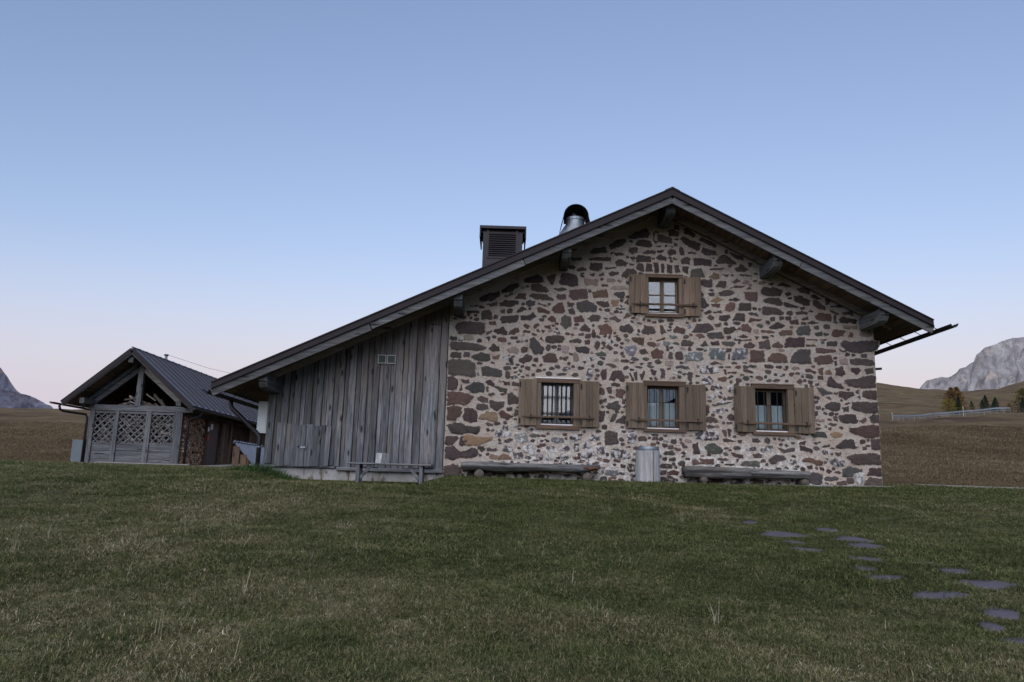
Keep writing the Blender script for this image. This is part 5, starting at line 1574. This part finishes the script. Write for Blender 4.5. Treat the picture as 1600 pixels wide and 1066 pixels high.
class Field:
    def __init__(s): s.pts, s.sc, s.hue = [], [], []
    def put(s, n, r0, r1, s0, s1, hmin=-46, hmax=46, hill=False, grow=0.0):
        th = np.radians(rng.uniform(hmin, hmax, n)); rr = np.sqrt(rng.uniform(r0**2, r1**2, n))
        X, Y = np.sin(th) * rr, np.cos(th) * rr - 17.0
        keep = ~((X > -1.0) & (X < 8.4) & (Y > -.55)) & ~((X > -5.25) & (X < 8.4) & (Y > -.02)) & ~((X > -15) & (X < -11.55) & (Y > 10.95))
        keep &= ~((np.abs(X + 12.7) < 1.75) & (Y > 10.15) & (Y < 10.95)) & ~((X > -11.4) & (X < -9.4) & (Y > 10.9) & (Y < 15.6))
        keep &= ~((X > 16) & (np.abs(Y - (13.5 - (X - 16.2) * .155)) < .42))
        for fx_, fy_, fw, fd in FLAGS:
            keep &= ((X - fx_) / (fw * .47)) ** 2 + ((Y - fy_ + .01) / (fd * .40)) ** 2 > 1
        # lawn gives way to the brown slope behind the house
        edge = sstep(6, 17, Y + 8 * (fbm(X * .2, Y * .2, 91, 3) - .5))
        keep &= (rng.uniform(0, 1, n) < edge) if hill else (rng.uniform(0, 1, n) > edge)
        if not hill:                      # thin, trodden spots where the soil shows
            bare = sstep(.60, .74, fbm(X * 1.1, Y * 1.1, 120, 3)) * .8 * sstep(-1.5, -3, Y)
            keep &= rng.uniform(0, 1, n) > bare
        X, Y, rr = X[keep], Y[keep], rr[keep]
        Z = height(X, Y)
        s.pts.append(np.stack([X, Y, Z], 1))
        tall = fbm(X * .9, Y * .9, 77, 3)
        s.sc.append(rng.uniform(s0, s1, len(X)) * (.65 + .8 * tall) * (1 + grow * (rr - r0) / (r1 - r0)))
        if hill:
            big = fbm(X * .06, Y * .03, 55, 4); mid = fbm(X * .3, Y * .12, 63, 4)
            g = .38 + 1.0 * (big - .5) + .8 * (mid - .5) + .22 * sstep(45, 110, Y)
        else:
            big = fbm(X * .32, Y * .32, 55, 4); mid = fbm(X * 1.6, Y * 1.6, 63, 3)
            # greener by the house and to the right, browner and drier lower down on the left
            g = .195 + .36 * (big - .45) + .50 * (mid - .5) - .16 * sstep(-5, -1, Y) - .07 * sstep(-1, 4, X) + .10 * sstep(-1, -5, X) + .08 * sstep(-8, -12, Y)
            for hx_, hy_, hr_ in ((2.7, -5.3, .5), (3.0, -6.1, .5), (3.9, -7.3, .3), (3.6, -7.7, .25), (4.2, -8.6, .3), (2.2, -4.6, .4)):
                g = g + .30 * np.exp(-((X - hx_) ** 2 + (Y - hy_) ** 2 * 2.2) / hr_ ** 2)
        s.hue.append(np.clip(g + rng.normal(0, .14, len(X)), .02, 1))
    def build(s, name, col, label):
        P = np.concatenate(s.pts); S = np.concatenate(s.sc); H = np.concatenate(s.hue)
        me = bpy.data.meshes.new(name)
        me.vertices.add(len(P)); me.vertices.foreach_set('co', P.astype(np.float32).ravel())
        for nm, v in (('scl', S), ('hue', H)):
            at = me.attributes.new(nm, 'FLOAT', 'POINT'); at.data.foreach_set('value', v.astype(np.float32))
        at = me.attributes.new('rot', 'FLOAT_VECTOR', 'POINT')
        rv = np.stack([rng.normal(0.11, .06, len(P)), rng.normal(0, .06, len(P)), rng.uniform(0, 6.283, len(P))], 1)
        at.data.foreach_set('vector', rv.astype(np.float32).ravel())
        me.update()
        o = bpy.data.objects.new(name, me); COL.objects.link(o)
        tag(o, label, 'grass', kind='stuff')
        ng = bpy.data.node_groups.new(name + '_scatter', 'GeometryNodeTree')
        ng.interface.new_socket('Geometry', in_out='INPUT', socket_type='NodeSocketGeometry')
        ng.interface.new_socket('Geometry', in_out='OUTPUT', socket_type='NodeSocketGeometry')
        N, L = ng.nodes, ng.links
        gi, go = N.new('NodeGroupInput'), N.new('NodeGroupOutput')
        ip = N.new('GeometryNodeInstanceOnPoints')
        ci = N.new('GeometryNodeCollectionInfo'); ci.inputs['Collection'].default_value = col
        ci.inputs['Separate Children'].default_value = True; ci.inputs['Reset Children'].default_value = True
        def attr(nm, dt):
            a_ = N.new('GeometryNodeInputNamedAttribute'); a_.data_type = dt; a_.inputs['Name'].default_value = nm
            return a_.outputs[0]
        L.new(gi.outputs[0], ip.inputs['Points']); L.new(ci.outputs[0], ip.inputs['Instance'])
        ip.inputs['Pick Instance'].default_value = True
        e2r = N.new('FunctionNodeEulerToRotation'); L.new(attr('rot', 'FLOAT_VECTOR'), e2r.inputs[0]); L.new(e2r.outputs[0], ip.inputs['Rotation'])
        L.new(attr('scl', 'FLOAT'), ip.inputs['Scale'])
        L.new(ip.outputs[0], go.inputs[0])
        md = o.modifiers.new('scatter', 'NODES'); md.node_group = ng

fld = Field()
fld.put(80000, 3.2, 7.5, .8, 1.3)
fld.put(95000, 7.5, 12.5, .95, 1.5)
fld.put(70000, 12.5, 19, 1.2, 1.9)
fld.put(50000, 19, 38, 1.7, 2.7)
fld.build('grass', make_tufts('grass_tufts', M['blade'], .012, .036, .0036), 'short dark green and straw-brown grass of the lawn')
fld = Field()
for h0, h1 in ((-42, -20), (20, 42)):
    fld.put(26000, 22, 42, 1.5, 2.6, h0, h1, True)
    fld.put(42000, 42, 85, 2.4, 4.2, h0, h1, True, .5)
    fld.put(26000, 85, 124, 3.6, 6.0, h0, h1, True, .3)
fld.build('hill_grass', make_tufts('hill_tufts', M['hill_blade'], .016, .045, .005), 'dry brown autumn grass on the slopes behind house and shed')

# longer bleached stalks here and there
def stalks():
    mb, br = MB(), []
    r_ = random.Random(5)
    spots = [(-4.43,-9.71,9),(-4.47,-9.12,12),(-3.67,-9.0,12),(-3.3,-8.7,6),(-1.72,-9.62,8),(-1.4,-9.3,5),(-.62,-7.78,14),(-1.97,-10.78,9),(-.57,-11.74,5),(1.6,-11.11,11),(2.39,-6.57,9),(-3.26,-11.27,6),(.72,-11.04,7),(-2.12,-11.88,6),(-1.2,-11.3,7),(.2,-8.6,6),(-.2,-9.7,6),(1.3,-9.4,4),(-2.8,-6.3,5)]
    for k in range(150): spots.append((r_.uniform(-6, 6), r_.uniform(-12.8, -4), r_.randint(1, 3)))
    for x, y, n in spots:
        for i in range(n):
            a_, q = r_.uniform(0, 6.283), .05 * r_.random()
            px, py = x + math.cos(a_) * q, y + math.sin(a_) * q
            blade(mb, br, (px, py, float(height(px, py)) - .01), r_.uniform(.10, .26) if n > 3 else r_.uniform(.06, .2), r_.uniform(.0014, .0026), r_.uniform(0, 6.283), r_.uniform(.05, .75) if n > 3 else r_.uniform(.3, 1.4), r_.uniform(-.1, .25), 1.0, 4)
    mb.build('dry_stalks', M['straw'], None, fix=False, label='bleached dry grass stalks sticking up from the lawn', cat='grass', kind='stuff')
stalks()

# clump of long green grass at the lean-to corner
def clump(label, cx, cy, n, rx, ry, h, mat, seed):
    mb, br = MB(), []
    r_ = random.Random(seed)
    for i in range(n):
        a_, q = r_.uniform(0, 6.283), math.sqrt(r_.random())
        x, y = cx + math.cos(a_) * q * rx, cy + math.sin(a_) * q * ry
        blade(mb, br, (x, y, float(height(x, y)) - .02), h * r_.uniform(.5, 1.1) * (1.1 - .6 * q), r_.uniform(.005, .010), r_.uniform(0, 6.283), r_.uniform(.1, .7), r_.uniform(.1, .5), r_.random(), 4)
    mb.build('grass_clump', mat, None, fix=False, label=label, cat='grass')
clump('clump of long green grass at the left corner of the lean-to', -5.0, -.55, 1500, .75, .38, .34, M['weed'], 3)
clump('low fringe of green grass beside the foundation right of the plank bench', -1.2, -.45, 500, .35, .2, .14, M['weed'], 4)

# weeds along the foot of the stone wall
def wall_weeds():
    mb, br = MB(), []
    r_ = random.Random(17)
    for k in range(150):
        x = r_.uniform(-.9, 8.3); y = -.62 + r_.uniform(-.06, .05)
        n = r_.randint(3, 12); hh = r_.uniform(.05, .13)
        if vnoise(x * 1.3, 2.0, 8) < .42: continue
        for i in range(n):
            px, py = x + r_.gauss(0, .04), y + r_.gauss(0, .03)
            blade(mb, br, (px, py, float(height(px, py)) - .02), hh * r_.uniform(.6, 1.2), r_.uniform(.003, .007), r_.uniform(0, 6.283), r_.uniform(.1, .9), r_.uniform(.1, .5), r_.random(), 3)
    mb.build('wall_weeds', M['weed'], None, fix=False, label='fringe of weeds along the foot of the stone wall', cat='weeds', kind='stuff')
wall_weeds()
